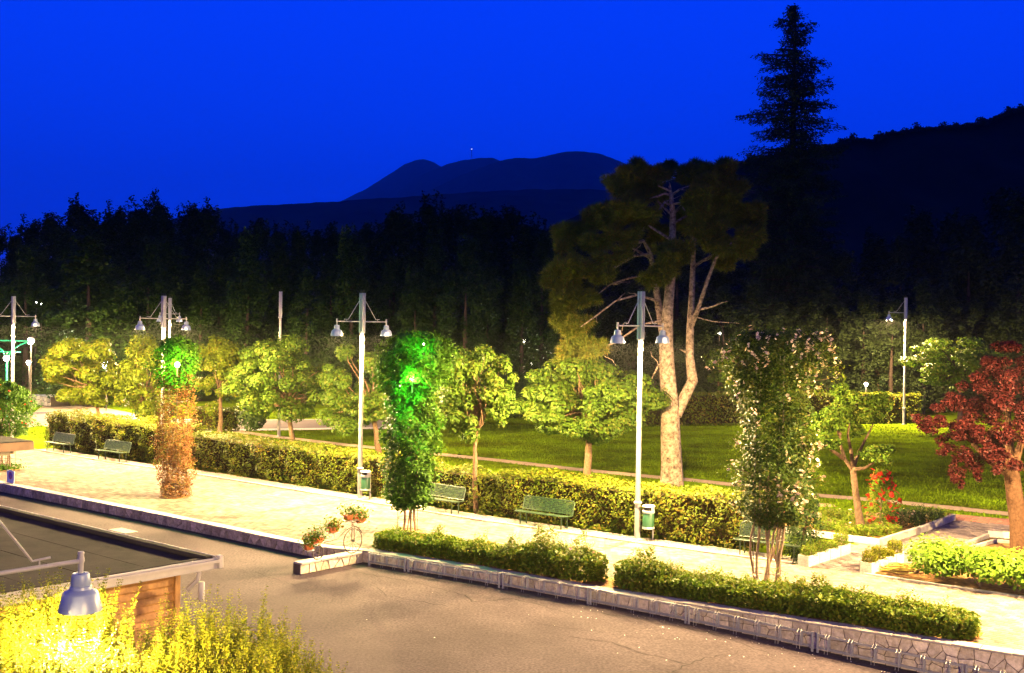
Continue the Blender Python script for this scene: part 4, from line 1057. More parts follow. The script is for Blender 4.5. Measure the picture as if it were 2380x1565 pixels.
# ---- purple plum
def plum():
    b = G(2374, 1293); d = b.y; Q = lambda x, y, o=0: D(x, y, d+o); ppm = FP/d
    t = thing('plum_tree', 'large red-leaved plum tree cut off by the right edge', 'tree', b)
    mb = MB(); mb.tube([b, Q(2368, 1220), Q(2358, 1150), Q(2350, 1090)], [.33, .26, .24, .22], 12)
    for pts in ([(2350, 1090), (2330, 1040, -.2), (2300, 1000, .3)], [(2352, 1095), (2370, 1040, .4), (2395, 960, .6), (2410, 880, .8)], [(2345, 1100), (2300, 1070, .4), (2260, 1030, .7)], [(2350, 1090), (2345, 1010, .9), (2340, 920, 1.4)]):
        p = [Q(*q) for q in pts]; mb.tube(p, [.16, .11, .07, .03], 8)
    mb.build('trunk', MT['plumbark'], t, b, smooth=True)
    cl = []
    spec = [(2330, 880, 60, 40, 0), (2290, 920, 60, 40, .3), (2250, 950, 50, 34, .6), (2210, 985, 46, 24, .2), (2170, 990, 40, 20, .1), (2150, 985, 24, 14, 0), (2350, 950, 60, 50, -.5), (2300, 990, 60, 44, -.3), (2240, 1010, 46, 30, 0), (2330, 1040, 50, 44, -.6), (2270, 1050, 42, 40, -.1), (2235, 1075, 30, 36, .1), (2215, 1100, 22, 28, .1), (2280, 1100, 20, 26, -.1), (2380, 900, 60, 60, 0), (2400, 1000, 60, 60, -.4), (2440, 940, 70, 80, .2), (2480, 1020, 60, 60, 0), (2360, 850, 50, 26, .6), (2310, 1075, 26, 30, -.6), (2200, 1030, 30, 24, .4), (2420, 860, 60, 40, .6), (2350, 1060, 40, 34, -.9), (2140, 975, 26, 14, -.3), (2180, 960, 34, 22, .3), (2215, 935, 36, 26, .5), (2255, 890, 40, 30, .6), (2300, 850, 46, 30, .7), (2350, 820, 50, 30, .8), (2230, 1120, 14, 18, 0), (2190, 1040, 22, 20, 0), (2250, 1000, 40, 34, -.3), (2420, 800, 60, 40, .8)]
    for x_, y_, rx, ry, o in spec:
        c = Q(x_, y_, o)
        for _ in range(4): cl.append((np.array(c)+sph(1)[0]*np.array([rx, rx, ry])/ppm*.62, np.array([rx, rx*.9, ry])/ppm*.44))
    P, dn = crown_pts(cl, 5200); V, F = leaf_quads(P, .085, .5, .6, N=dn*.5); npmesh('crown', V, F, MT['redleaf'], t, b)
plum()
# lit tree beyond the plum
b = G(2230, 1003); d = b.y
t = tree('young_tree', 'dark tree above the plum whose left boughs catch yellow light', 'tree', b, (3.6, 2.6, zpx(775, 2230, d), 0), MT['maple'], MT['bark_dark'], .18, 24, 420, .18)

# ================================================================== CLIMBER COLUMNS
def cage(t, b, r, H, stems, name='support_frame'):
    mb = MB()
    for k in range(4):
        a = k*math.pi/2+.4; p = b+Vector((r*math.cos(a), r*math.sin(a), 0)); mb.tube([p, p+Vector((0, 0, H))], .011, 5)
    for z_ in (.45, 1.3, 2.4, 3.6, 4.8):
        if z_ < H:
            pts = [b+Vector((r*math.cos(a*math.pi/8), r*math.sin(a*math.pi/8), z_)) for a in range(17)]; mb.tube(pts, .010, 4, False)
    mb.build(name, MT['iron'], t, b)
    for k in range(stems):
        a = random.random()*6.28; rr = r*random.uniform(.3, .95); pts = []
        for i in range(8):
            z_ = i*.42; a += random.uniform(-.5, .5); q = rr*(1+.18*math.sin(i*1.3+k)); pts.append(b+Vector((q*math.cos(a), q*math.sin(a), z_)))
        r0 = random.uniform(.018, .045); MB().tube(pts, [r0*(1-.06*i) for i in range(8)], 6).build('stem', MT['stem'], t, b, smooth=True)
def ring_bed(b, r):
    structure(MB().lathe([(r, 0.008), (r, .03), (r-.05, .03), (r-.05, .01), (.01, .012)], (b.x, b.y, 0), 24, cap=False).build('tree_pit', MT['soil']))
def column_pts(b, prof, n, flat=1.0):
    """prof: list (z, cx_off, r)"""
    zs = [p[0] for p in prof]; z = np.interp(rng.random(n), np.linspace(0, 1, len(zs)), zs)
    cx = np.interp(z, zs, [p[1] for p in prof]); r = np.interp(z, zs, [p[2] for p in prof])
    a = rng.random(n)*2*math.pi; bump = 1+.17*np.sin(a*3+z*2.1)+.16*np.sin(a*5-z*4.3)+.13*np.sin(z*9+a*4)+.10*np.sin(a*11+z*13)
    rr = r*bump*(.55+.45*rng.random(n)**.5)
    P = np.stack([b.x+cx+rr*np.cos(a), b.y+rr*np.sin(a), z+rng.normal(size=n)*.08], axis=1); N = np.stack([np.cos(a), np.sin(a), np.full(n, .2)], axis=1)
    return P, N
# green climber
def px_prof(b, rows):
    d = b.y; out = []
    for y, x0, x1 in rows:
        p = D((x0+x1)/2, y, d); out.append((p.z, p.x-b.x, (x1-x0)/2*d/FP))
    out.sort(); return out
b = G(947, 1236)
t = thing('climber_column', 'green climbing plant column on a wire frame, glowing green near its top', 'climbing plant', b); cage(t, b, .33, 5.5, 4)
pr = px_prof(b, [(1175, 918, 975), (1150, 902, 1000), (1100, 903, 1000), (1050, 896, 1014), (1000, 900, 1014), (950, 904, 1004), (910, 900, 1006), (880, 885, 1030), (850, 880, 1045), (820, 890, 1050), (795, 905, 1035), (780, 930, 1005)])
P, N = column_pts(b, pr, 24000); cl = []
for x_, y_, rx, ry, o in [(1025, 835, 28, 22, 0), (905, 850, 28, 26, .2), (960, 790, 24, 16, -.2), (1005, 790, 24, 16, 0), (1040, 850, 22, 16, .3), (905, 1140, 18, 20, -.2), (1010, 1090, 18, 24, -.1), (895, 1000, 16, 26, 0), (1022, 985, 20, 22, 0), (1030, 880, 26, 20, .1), (885, 900, 18, 16, 0), (985, 1155, 16, 14, -.1), (1015, 1040, 20, 16, .1), (1045, 820, 18, 14, 0), (935, 780, 14, 12, .1)]:
    c = D(x_, y_, b.y+o); cl.append((c, (rx*b.y/FP,)*2+(ry*b.y/FP,)))
P2, N2 = crown_pts(cl, 1500)
V, F = leaf_quads(np.concatenate([P, P2]), .115, .4, .6, N=np.concatenate([N, N2])*.7); npmesh('foliage', V, F, MT['wisteria'], t, b); ring_bed(b, .5)
def glow_lamp(px, py, d, colr, W, gm, label, r=.11):
    p = D(px, py, d); t = thing('hidden_lantern', label, 'lantern', p)
    MB().lathe([(.001, r), (r*.7, r*.7), (r, 0), (r*.7, -r*.7), (.001, -r)], p, 12).build('globe', gm, t, p, smooth=True)
    MB().tube([p-Vector((0, 0, r)), p-Vector((0, 0, r+.35))], .02, 6).build('bracket', MT['iron'], t, p)
    ld = bpy.data.lights.new('lantern_light', 'POINT'); ld.energy = W; ld.color = colr; ld.shadow_soft_size = r
    lo = bpy.data.objects.new('lantern_light', ld); lo.location = (0, -.42, .05); put(lo, t)
dd_ = b.y
glow_lamp(958, 882, dd_-.78, (.12, 1.0, .10), 900, MT['glowgreen'], 'green-glowing lantern among the leaves of the green climber column', .085)
glow_lamp(985, 800, dd_-.95, (.1, 1.0, .08), 160, MT['glowgreen'], 'small green light near the top of the green climber column', .03)
# brown dried climber
b = G(405, 1155)
t = thing('climber_column', 'brown dried climbing plant column with a green lit crown', 'climbing plant', b); cage(t, b, .45, 5.2, 5)
pr = px_prof(b, [(1150, 378, 438), (1120, 372, 442), (1080, 368, 448), (1040, 366, 446), (1000, 366, 448), (950, 368, 448), (900, 370, 446), (865, 366, 450)])
P, N = column_pts(b, pr, 11000); ax = np.stack([-N[:, 1], N[:, 0], np.zeros(len(N))], axis=1)
V, F = leaf_quads(P, .11, .2, .32, axis=ax, N=N*.5); npmesh('dry_foliage', V, F, MT['dryvine'], t, b)
pr = px_prof(b, [(900, 372, 448), (870, 362, 458), (845, 358, 464), (820, 362, 462), (800, 378, 445), (790, 395, 425)])
P, N = column_pts(b, pr, 4600); V, F = leaf_quads(P, .11, .4, .6, N=N*.7); npmesh('green_crown', V, F, MT['wisteria'], t, b); ring_bed(b, .55)
glow_lamp(412, 848, b.y-.92, (.35, 1.0, .10), 1100, MT['glowwhite'], 'bright lantern in the green crown of the brown column', .10)
# left leafy column
b = G(12, 1092)
t = thing('climber_column', 'leafy climbing plant with orange flowers at the left edge behind the canopy', 'climbing plant', b); cage(t, b, .4, 3.4, 4)
pr = px_prof(b, [(1010, -45, 60), (985, -60, 72), (950, -60, 70), (925, -50, 62), (905, -35, 45), (893, -10, 25)])
P, N = column_pts(b, pr, 9000); V, F = leaf_quads(P, .12, .4, .6, N=N*.7); npmesh('foliage', V, F, MT['wisteria'], t, b)
P, N = column_pts(b, pr, 60); V, F = leaf_quads(P+N*.1, .10, .4, .9); npmesh('blossom', V, F, MT['petal_red'], t, b)
P = np.array([b.x, b.y, 0])+rng.normal(size=(900, 3))*np.array([.35, .35, .1]); P[:, 2] = np.abs(P[:, 2])+.04; V, F = leaf_quads(P, .09, .4, .6); npmesh('ground_leaves', V, F, MT['wisteria'], t, b); ring_bed(b, .6)
# white climbing rose
b = G(1782, 1368)
t = thing('rose_column', 'tall climbing rose covered in pale peach blossoms on bare twisted stems', 'climbing rose', b); cage(t, b, .42, 6.0, 10)
pr = px_prof(b, [(1215, 1755, 1835), (1190, 1730, 1868), (1150, 1722, 1888), (1100, 1722, 1885), (1060, 1730, 1880), (1020, 1725, 1880), (970, 1728, 1870), (920, 1715, 1865), (880, 1705, 1885), (850, 1695, 1920), (820, 1690, 1935), (790, 1705, 1915), (775, 1730, 1880)])
P, N = column_pts(b, pr, 30000)
V, F = leaf_quads(P, .085, .4, .6, N=N*.6); npmesh('foliage', V, F, MT['rosecol'], t, b)
mb = MB()
tips = []
for x_, y_ in [(1712, 1028), (1700, 1080), (1885, 1045), (1898, 1080), (1905, 1110), (1690, 820), (1740, 768), (1765, 775), (1860, 770), (1900, 785), (1930, 800), (1945, 845), (1950, 870), (1905, 900), (1680, 830), (1700, 880), (1825, 775), (1720, 1130), (1890, 1150)]:
    e_ = D(x_, y_, b.y-.1+random.uniform(-.3, .3)); s_ = Vector((b.x+(e_.x-b.x)*.5, b.y, e_.z-.25)); mb.tube(wob(s_, e_, 3, .2), .008, 4); tips.append(e_)
    q = wob(s_, e_, 8, .1)
mb.build('stem', MT['stem'], t, b)
LP = []
for e_ in tips:
    LP.append(np.array(e_)+rng.normal(size=(60, 3))*np.array([.12, .12, .09])+np.array([0, 0, -.08]))
V, F = leaf_quads(np.concatenate(LP), .07, .4, .6); npmesh('outer_foliage', V, F, MT['rose'], t, b)
# blossoms: small cupped rosettes in trusses, each truss one part
def rosette(c, n, r):
    Vs = []
    for lay, (k, rr, tz) in enumerate(((5, 1.0, .15), (4, .6, .55))):
        for i in range(k):
            a = 2*math.pi*i/k+lay*.5; d = np.array([math.cos(a), math.sin(a), tz]); d /= np.linalg.norm(d); s_ = np.array([-math.sin(a), math.cos(a), 0])
            Vs.append([c, c+d*r*rr*.6+s_*r*.42*rr, c+d*r*rr, c+d*r*rr*.6-s_*r*.42*rr])
    return np.array(Vs).reshape(-1, 3)
rs = [rosette(np.zeros(3), 5, .075)]
truss = []
for v_ in range(4):
    L = []
    for q in range(4):
        Rm = np.array(Matrix.Rotation(random.uniform(-.9, .9), 3, 'X')@Matrix.Rotation(random.uniform(-.9, .9), 3, 'Y')@Matrix.Rotation(random.random()*6, 3, 'Z'))
        Vv = rs[0]@Rm.T*random.uniform(.6, 1.0)+rng.normal(size=3)*np.array([.07, .07, .05]); L.append((Vv, np.arange(len(Vv)).reshape(-1, 4)))
    V, F = merge(L); o = npmesh('blossom', V, F, MT['petal_peach']); truss.append(o.data); ALL.remove(o); bpy.data.objects.remove(o)
P, N = column_pts(b, pr, 900); keep = (N[:, 1] < .25); P = P[keep]; N = N[keep]
out = np.sqrt((P[:, 0]-b.x)**2+(P[:, 1]-b.y)**2); P = P+N*.10
idx = np.argsort(-out*rng.uniform(.4, 1.2, len(out)))[:125]
for i in list(idx):
    o = bpy.data.objects.new('blossom', truss[random.randrange(4)]); o.location = (P[i][0]-b.x, P[i][1]-b.y, P[i][2]); s_ = random.uniform(.5, .95); o.scale = (s_,)*3
    o.rotation_euler = (random.uniform(.2, 1.1), random.uniform(-.4, .4), random.random()*6); put(o, t)
for e_ in tips:
    o = bpy.data.objects.new('blossom', truss[random.randrange(4)]); o.location = (e_.x-b.x, e_.y-b.y, e_.z); o.scale = (.95,)*3; o.rotation_euler = (.6, 0, random.random()*6); put(o, t)
ring_bed(b, .55)

# ---- dark cone shrub behind the roses
b = G(1868, 1302)
t = thing('conifer_shrub', 'dark green cone-shaped shrub behind the climbing rose', 'shrub', b)
pr = px_prof(b, [(1296, 1835, 1895), (1260, 1828, 1900), (1220, 1832, 1902), (1180, 1840, 1900), (1140, 1850, 1892), (1105, 1862, 1878)])
P, N = column_pts(b, pr, 6500); V, F = leaf_quads(P, .08, .2, .5, N=N*.5); npmesh('foliage', V, F, MT['darkleaf'], t, b)
MB().tube([b, b+Vector((0, 0, 1.2))], .06, 8).build('trunk', MT['bark'], t, b)
# ---- red flowering column
b = G(2046, 1230)
t = thing('red_rose_bush', 'cone of red roses beside the small open tree', 'rose bush', b)
pr = px_prof(b, [(1226, 2022, 2072), (1200, 2010, 2082), (1170, 2012, 2080), (1140, 2020, 2076), (1115, 2028, 2066), (1098, 2036, 2056)])
P, N = column_pts(b, pr, 4500); V, F = leaf_quads(P, .07, .3, .6, N=N*.5); npmesh('foliage', V, F, MT['rose'], t, b)
MB().tube([b, b+Vector((0, 0, 1.2))], .04, 8).build('stem', MT['stem'], t, b)
me_r = []
for v_ in range(2):
    o = npmesh('blossom', rosette(np.zeros(3), 5, .085), np.arange(36).reshape(-1, 4), MT['petal_red']); me_r.append(o.data); ALL.remove(o); bpy.data.objects.remove(o)
P, N = column_pts(b, pr, 260); k_ = 0
for i in range(len(P)):
    if N[i, 1] > .2 or k_ > 110: continue
    k_ += 1; q = P[i]+N[i]*.08
    o = bpy.data.objects.new('blossom', me_r[k_ % 2]); o.location = (q[0]-b.x, q[1]-b.y, q[2]); o.rotation_euler = (random.uniform(.3, 1.2), random.uniform(-.5, .5), random.random()*6); put(o, t)

# ================================================================== SHRUBS
def shrub(name, label, cat, b, w, dpt, H, leaf, size, nsh, group=None, flowers=None, nf=0, spacing=.05, lean=.5, rot=0.0, shl=.35, whorl=2):
    b = Vector((b.x, b.y, b.z)); t = thing(name, label, cat, b, group=group)
    a = rng.random(nsh)*2*math.pi; r = np.sqrt(rng.random(nsh)); ca, sa = math.cos(rot), math.sin(rot)
    lx = r*np.cos(a)*w/2; ly = r*np.sin(a)*dpt/2; ph_ = random.random()*6; topz = H*(1-.68*r**2)*(.80+.32*rng.random(nsh))*(1+.24*np.sin(lx*5.5+ph_)*np.cos(ly*5+ph_*2)+.13*np.sin(lx*11+ph_))
    X = b.x+lx*ca-ly*sa; Y = b.y+lx*sa+ly*ca; L = np.minimum(shl*(.7+.6*rng.random(nsh)), topz*.9)
    P = np.stack([X, Y, b.z+topz-L], axis=1); V1 = shoots(P, L, size, 0, lean=lean*.6, spacing=spacing, out=size*.25, whorl=whorl)
    n2 = int(nsh*14); a = rng.random(n2)*2*math.pi; r = .6+.42*rng.random(n2); lx = r*np.cos(a)*w/2; ly = r*np.sin(a)*dpt/2; zz = rng.random(n2)**.8*H*.8*(1-.3*r)
    P2 = np.stack([b.x+lx*ca-ly*sa, b.y+lx*sa+ly*ca, b.z+.04+zz], axis=1); V2 = leaf_quads(P2, size*1.05, .3, .6)
    V, F = merge([V1, V2]); npmesh('foliage', V, F, leaf, t, b)
    mb = MB()
    for k in range(9):
        e_ = b+Vector((random.uniform(-.4, .4)*w*.8, random.uniform(-.4, .4)*dpt*.8, H*.7)); mb.tube(wob(b+Vector((random.uniform(-.1, .1), random.uniform(-.1, .1), 0)), e_, 3, .2), [.014, .011, .008, .005], 4)
    mb.build('stem', MT['stem'], t, b)
    if nf:
        for k in range(nf):
            a = random.random()*6.28; r = random.random()*.9; q = (r*math.cos(a)*w/2, r*math.sin(a)*dpt/2, H*(1-.4*r*r)*random.uniform(.7, 1))
            o = bpy.data.objects.new('blossom', flowers); o.location = q; o.rotation_euler = (random.uniform(.2, 1), 0, random.random()*6); o.scale = (.8,)*3; put(o, t)
    return t
o = npmesh('blossom', rosette(np.zeros(3), 5, .06), np.arange(36).reshape(-1, 4), MT['petal_pink']); pink = o.data; ALL.remove(o); bpy.data.objects.remove(o)
o = npmesh('blossom', rosette(np.zeros(3), 5, .06), np.arange(36).reshape(-1, 4), MT['petal_peach']); peach = o.data; ALL.remove(o); bpy.data.objects.remove(o)
RB = [(925, .62, 1.6, 'low rose bush at the left end of the bed behind the bicycle'), (1015, .7, 1.9, 'yellow-lit rose bush second from the left end of the bed'), (1105, .62, 1.6, 'rose bush below the half-hidden bench'),
      (1185, .68, 1.6, 'rose bush in front of the gap between hedges'), (1265, .82, 1.6, 'taller rose bush below the middle bench'), (1338, .92, 1.9, 'bulky rose bush with a few pink flowers below the nearest lamp'),
      (1495, .75, 1.6, 'rose bush just right of the gap in the bed'), (1560, .62, 1.7, 'low flat rose bush left of the climbing rose'), (1650, .62, 1.7, 'low rose bush immediately left of the climbing rose stems'), (1740, .66, 1.7, 'rose bush at the foot of the climbing rose'),
      (1830, .72, 1.7, 'rose bush right of the climbing rose stems'), (1920, .66, 1.7, 'rose bush in front of the left row of slatted planters'), (2010, .6, 1.6, 'rose bush with one tall shoot in front of the right planters'), (2100, .66, 1.6, 'rose bush second from the right end of the bed'), (2190, .64, 1.6, 'last rose bush at the right end of the bed')]
off8 = offset_line(WALL, .92)
for px_, h_, w_, lab in RB:
    p, d = at_s(off8, s_at_px(off8, px_)); rot = math.atan2(d.y, d.x)
    for q in range(1):
        shrub('rose_bush', lab, 'rose bush', Vector((p.x, p.y, 0.0)), w_*.95, 1.3, h_*random.uniform(1.1, 1.4), MT['rose'], .10, 210, group='rose bushes in the bed along the wall', flowers=pink if px_ == 1338 else peach, nf=5 if px_ in (1338, 1740) else 1, rot=rot, spacing=.045)
# lime bushes at right
for px_, by_, w_, h_, lab in ((2190, 1350, 1.75, 1.0, 'bright green mounded bush leftmost of the trio beside the slatted planters'), (2278, 1368, 1.6, .95, 'bright green mounded bush in the middle of the right-hand trio'), (2368, 1378, 1.7, .98, 'bright green mounded bush at the right edge')):
    b = G(px_, by_); b.z = .02; w_ *= 1.12; h_ *= 1.18
    t = thing('hydrangea_bush', lab, 'bush', b, group='mounded bright green bushes at right')
    cl = [((b.x+random.uniform(-.35, .35)*w_, b.y+random.uniform(-.3, .3)*w_, h_*.55+random.uniform(-.1, .12)), (w_*.27, w_*.27, h_*.36)) for _ in range(12)]
    P, dn = crown_pts(cl, 900); P[:, 2] = np.maximum(P[:, 2], .05); V, F = leaf_quads(P, .11, .9, .7, N=dn*.5); npmesh('foliage', V, F, MT['lime'], t, b)
    mb = MB()
    for k in range(7): mb.tube([b, b+Vector((random.uniform(-.4, .4), random.uniform(-.4, .4), .5))], .014, 4)
    mb.build('stem', MT['stem'], t, b)
# small plants in the rose bed
for px_, by_, w_, h_, lf, lab in ((1925, 1232, .9, .5, 'rose', 'small sparse rose in the bed right of the climbing rose'), (1935, 1212, .8, .6, 'rose', 'small rose at the back of the bed near the red brick path'), (1985, 1222, .7, .7, 'rose', 'upright rose left of the small open tree'), (1972, 1248, .8, .5, 'rose', 'low yellow-lit rose behind the pale kerb'), (2020, 1246, .8, .45, 'rose', 'low rose in front of the red rose cone'), (2060, 1244, .9, .5, 'rose', 'low rose right of the small tree trunk'), (2100, 1222, 1.3, .75, 'darkleaf', 'dark leafy rose right of the red rose cone'), (2140, 1215, 1.4, .7, 'darkleaf', 'dark leafy rose at the right end of the bed'), (2170, 1207, 1.0, .5, 'rose', 'small rose at the far corner of the kerbed bed'), (1880, 1290, .8, .55, 'rose', 'low plant beside the slatted planter near the bench')):
    shrub('rose_bush', lab, 'rose bush', G(px_, by_), w_*1.1, w_*1.1, h_, MT[lf], .07, 80, flowers=peach, nf=2, spacing=.06)
# weeds along the wall foot / kerb
wp = []
for px_ in (870, 1000, 1180, 1240): pass

# ---- near shrubs lit by the near lamp
def near_shrub(label, spec, ntop, nfill, base):
    t = thing('privet_shrub', label, 'shrub', base, group='tall privet shrubs in the near left corner')
    Ls = []
    for (c, r, n_) in spec:
        d = sph(n_); d[:, 2] = np.abs(d[:, 2]); P = np.array(c)+d*np.array(r)*(.86+.14*rng.random((n_, 1)))
        H = .5+.45*rng.random(n_); Ls.append(shoots(P-np.array([0, 0, .45]), H, .062, 0, lean=.2, spacing=.036, out=.010, whorl=4, aspect=.5))
        m_ = nfill*n_//260; d = sph(m_); P = np.array(c)+d*np.array(r)*(.55+.42*rng.random((m_, 1))); P = P[P[:, 2] > c[2]-r[2]*.55]; Ls.append(leaf_quads(P, .05, .5, .55))
    V, F = merge(Ls); npmesh('foliage', V, F, MT['shrub'], t, base)
    mb = MB()
    for (c, r, n_) in spec:
        for k in range(14):
            e_ = Vector(c)+Vector((random.uniform(-.7, .7)*r[0], random.uniform(-.7, .7)*r[1], r[2]*.6)); mb.tube(wob(Vector((c[0], c[1], base[2])), e_, 4, .15), [.03, .025, .02, .012, .006], 5)
    mb.build('stem', MT['stem'], t, base)
def NS(px, topy, d, rx, ry, rz): 
    p = D(px, topy, d); return ((p.x, p.y, p.z-rz-.1), (rx, ry, rz))
s1 = [NS(40, 1385, 13.2, .55, .6, .8)+(130,), NS(120, 1365, 13.5, .5, .55, .8)+(130,), NS(215, 1375, 13.6, .42, .5, .8)+(110,), NS(90, 1470, 12.2, .7, .5, .7)+(130,), NS(200, 1500, 12.3, .5, .5, .7)+(110,)]
s2 = [NS(330, 1470, 14.2, .55, .6, .9)+(130,), NS(420, 1430, 14.4, .55, .65, 1.0)+(150,), NS(500, 1405, 14.5, .6, .7, 1.1)+(170,), NS(590, 1425, 14.4, .55, .65, 1.0)+(150,), NS(660, 1465, 14.2, .45, .6, .9)+(120,), NS(400, 1510, 13.2, .7, .5, .8)+(150,), NS(560, 1500, 13.4, .7, .5, .8)+(150,)]
s3 = [NS(725, 1530, 13.8, .28, .5, .6)+(60,), NS(770, 1575, 13.4, .22, .4, .5)+(40,), NS(660, 1545, 13.2, .4, .45, .7)+(80,), NS(280, 1540, 12.4, .5, .45, .6)+(100,)]
near_shrub('tall privet shrub behind the near lamp shade, its leaves washed white-yellow', s1, 0, 1500, (-4.9, 13.2, gz))
near_shrub('broad domed privet shrub in front of the wooden kiosk wall', s2, 0, 1500, (-3.5, 14.2, gz))
near_shrub('low privet shoots at the bottom edge right of the domed shrub', s3, 0, 1300, (-2.6, 13.6, gz))

# ================================================================== BENCHES, BINS, RACKS
def make_bench():
    t = thing('park_bench', '', 'bench')
    W = 2.0
    # local x along, -y front
    def panel(y0, z0, y1, z1, name, cols=40, rows=7):
        mb = MB(); a = Vector((0, y0, z0)); b = Vector((0, y1, z1)); dn = (b-a)
        # perforated sheet as a mesh of narrow strips
        for i in range(rows+1):
            p = a+dn*(i/rows); mb.beam(p+Vector((-W/2+.05, 0, 0)), p+Vector((W/2-.05, 0, 0)), .022, .006, upv=Vector((0, -dn.z, dn.y)).normalized())
        for i in range(cols+1):
            x_ = -W/2+.05+(W-.1)*i/cols; mb.beam(a+Vector((x_, 0, 0)), b+Vector((x_, 0, 0)), .018, .005, upv=Vector((0, -dn.z, dn.y)).normalized())
        return mb.build(name, MT['bench'], t)
    panel(-.24, .455, .18, .43, 'seat'); panel(.22, .50, .33, .88, 'backrest')
    f = MB(); f.tube([(-W/2, .20, .46), (-W/2, .32, .84), (-W/2+.06, .34, .90), (W/2-.06, .34, .90), (W/2, .32, .84), (W/2, .20, .46)], .018, 8); f.build('back_frame', MT['bench'], t, smooth=True)
    f = MB(); f.tube([(-W/2, .20, .44), (-W/2, -.24, .46), (-W/2+.04, -.27, .455), (W/2-.04, -.27, .455), (W/2, -.24, .46), (W/2, .20, .44)], .018, 8); f.tube([(-W/2, .2, .49), (W/2, .2, .49)], .014, 6); f.build('seat_frame', MT['bench'], t, smooth=True)
    for sx in (-1, 1):
        for y0 in (-.18, .16):
            MB().tube([(sx*(W/2-.18), y0, .44), (sx*(W/2-.18), y0, .25), (sx*(W/2-.18), y0*1.1, .0)], .02, 8).build('leg', MT['bench'], t, smooth=True)
    return t
bench0 = make_bench()
def kerb_rot(px):
    p, d = at_s(KERB, s_at_px(KERB, px)); return p, d, math.atan2(d.y, d.x)
BN = [(118, 'green mesh bench nearest the left edge, just right of the canopy'), (243, 'green mesh bench between the leftmost bench and the brown dried column'), (1000, 'green mesh bench half hidden behind the green climber column'), (1246, 'green mesh bench standing free in front of the thick hedge, left of the nearest lamp'), (1775, 'dark green mesh bench behind the bare stems of the climbing rose')]
for i, (px_, lab) in enumerate(BN):
    o = bench0 if i == 0 else copy_tree(bench0)
    p, d, a = kerb_rot(px_); q = p+Vector((-d.y, d.x, 0))*(.42 if i != 4 else .45); o.location = (q.x, q.y, .014); o.rotation_euler = (0, 0, a)
    tag(o, lab, 'bench', 'green benches along the promenade hedge')
def make_bin():
    t = thing('litter_bin', '', 'litter bin')
    MB().lathe([(.165, .42), (.18, .43), (.18, .86), (.175, .87)], n=22).build('bucket', MT['bin'], t, smooth=True)
    MB().lathe([(.17, .36), (.19, .37), (.19, .42), (.175, .425)], n=22).build('bottom_ring', MT['binpale'], t, smooth=True)
    MB().lathe([(.19, .86), (.195, .87), (.195, .93), (.18, .94)], n=22).build('rim', MT['binpale'], t, smooth=True)
    # hood: wall open at the front
    mb = MB(); n_ = 18; vs = []
    for i in range(n_+1):
        a = -.15*math.pi+1.3*math.pi*i/n_
        for z_ in (.93, 1.06): vs.append((.185*math.cos(a), .185*math.sin(a), z_))
    mb.add(vs, [(2*i, 2*i+2, 2*i+3, 2*i+1) for i in range(n_)]); mb.build('hood_wall', MT['binpale'], t)
    MB().lathe([(.15, .90), (.15, 1.05)], n=16, cap=True).build('opening', MT['black'], t)
    MB().lathe([(.2, 1.05), (.205, 1.07), (.15, 1.10), (.01, 1.12)], n=22).build('lid', MT['binpale'], t, smooth=True)
    MB().tube([(.05, .19, 0), (.05, .19, 1.0)], .025, 8).build('post', MT['pole'], t, smooth=True)
    return t
bin0 = make_bin()
for i, (px_, by_, lab) in enumerate(((849, 1163, 'green litter bin with pale hood beside the middle lamp post'), (1506, 1257, 'green litter bin with pale hood beside the nearest lamp post'))):
    o = bin0 if i == 0 else copy_tree(bin0); q = G(px_, by_); o.location = (q.x, q.y, .014); o.rotation_euler = (0, 0, LR+math.pi/2); tag(o, lab, 'litter bin', 'green litter bins beside lamp posts')
# bicycle racks in front of the right wall
rk = offset_line(WALL, -.22)
bounds = [(857, 940), (950, 1160), (1168, 1366), (1374, 1594), (1602, 1888), (1900, 2236), (2248, 2600)]
rl = ['short first bicycle rack next to the flower bicycle', 'second bicycle rack from the flower bicycle', 'third bicycle rack from the flower bicycle, below the bulky rose bush', 'middle bicycle rack below the gap in the rose bed', 'bicycle rack below the climbing rose', 'long bicycle rack under the right end of the rose bed', 'last bicycle rack running out at the lower right corner']
for (x0, x1), lab in zip(bounds, rl):
    s0 = s_at_px(rk, x0); s1 = s_at_px(rk, min(x1, 2500)); a, d = at_s(rk, s0); b_, _ = at_s(rk, s1)
    if x1 > 2400: b_ = a+d*3.4
    mid = (a+b_)/2; za, zb = road_z(a.x), road_z(b_.x); t = thing('bicycle_rack', lab, 'bicycle rack', (mid.x, mid.y, (za+zb)/2), group='metal bicycle racks along the stone wall'); org = t.location.copy()
    H = .40 if x0 > 1100 else .34
    A = a+Vector((0, 0, za)); B = b_+Vector((0, 0, zb)); nr = Vector((d.y, -d.x, 0)); L = (B-A).length
    MB().beam(A+Vector((0, 0, H)), B+Vector((0, 0, H)), .03, .05).build('top_rail', MT['galv'], t, org)
    MB().beam(A+Vector((0, 0, .12)), B+Vector((0, 0, .12)), .03, .05).build('bottom_rail', MT['galv'], t, org)
    for q in (A, B): MB().box(q+Vector((0, 0, H/2+.02)), .05, .05, H+.04).build('post', MT['galv'], t, org)
    n_ = max(3, round(L/.5))
    for k in range(n_):
        p = A.lerp(B, (k+.5)/n_)
        for off in (-.035, .035):
            c = p+(B-A).normalized()*off; MB().tube([c+Vector((0, 0, .10)), c+Vector((0, 0, H+.02)), c+nr*.06+Vector((0, 0, H+.07)), c+nr*.2+Vector((0, 0, H+.02)), c+nr*.22+Vector((0, 0, .06))], .0065, 5).build('wheel_holder', MT['galv'], t, org)
        MB().box(p+Vector((0, 0, H/2+.05)), .035, .035, H-.06).build('upright', MT['galv'], t, org)

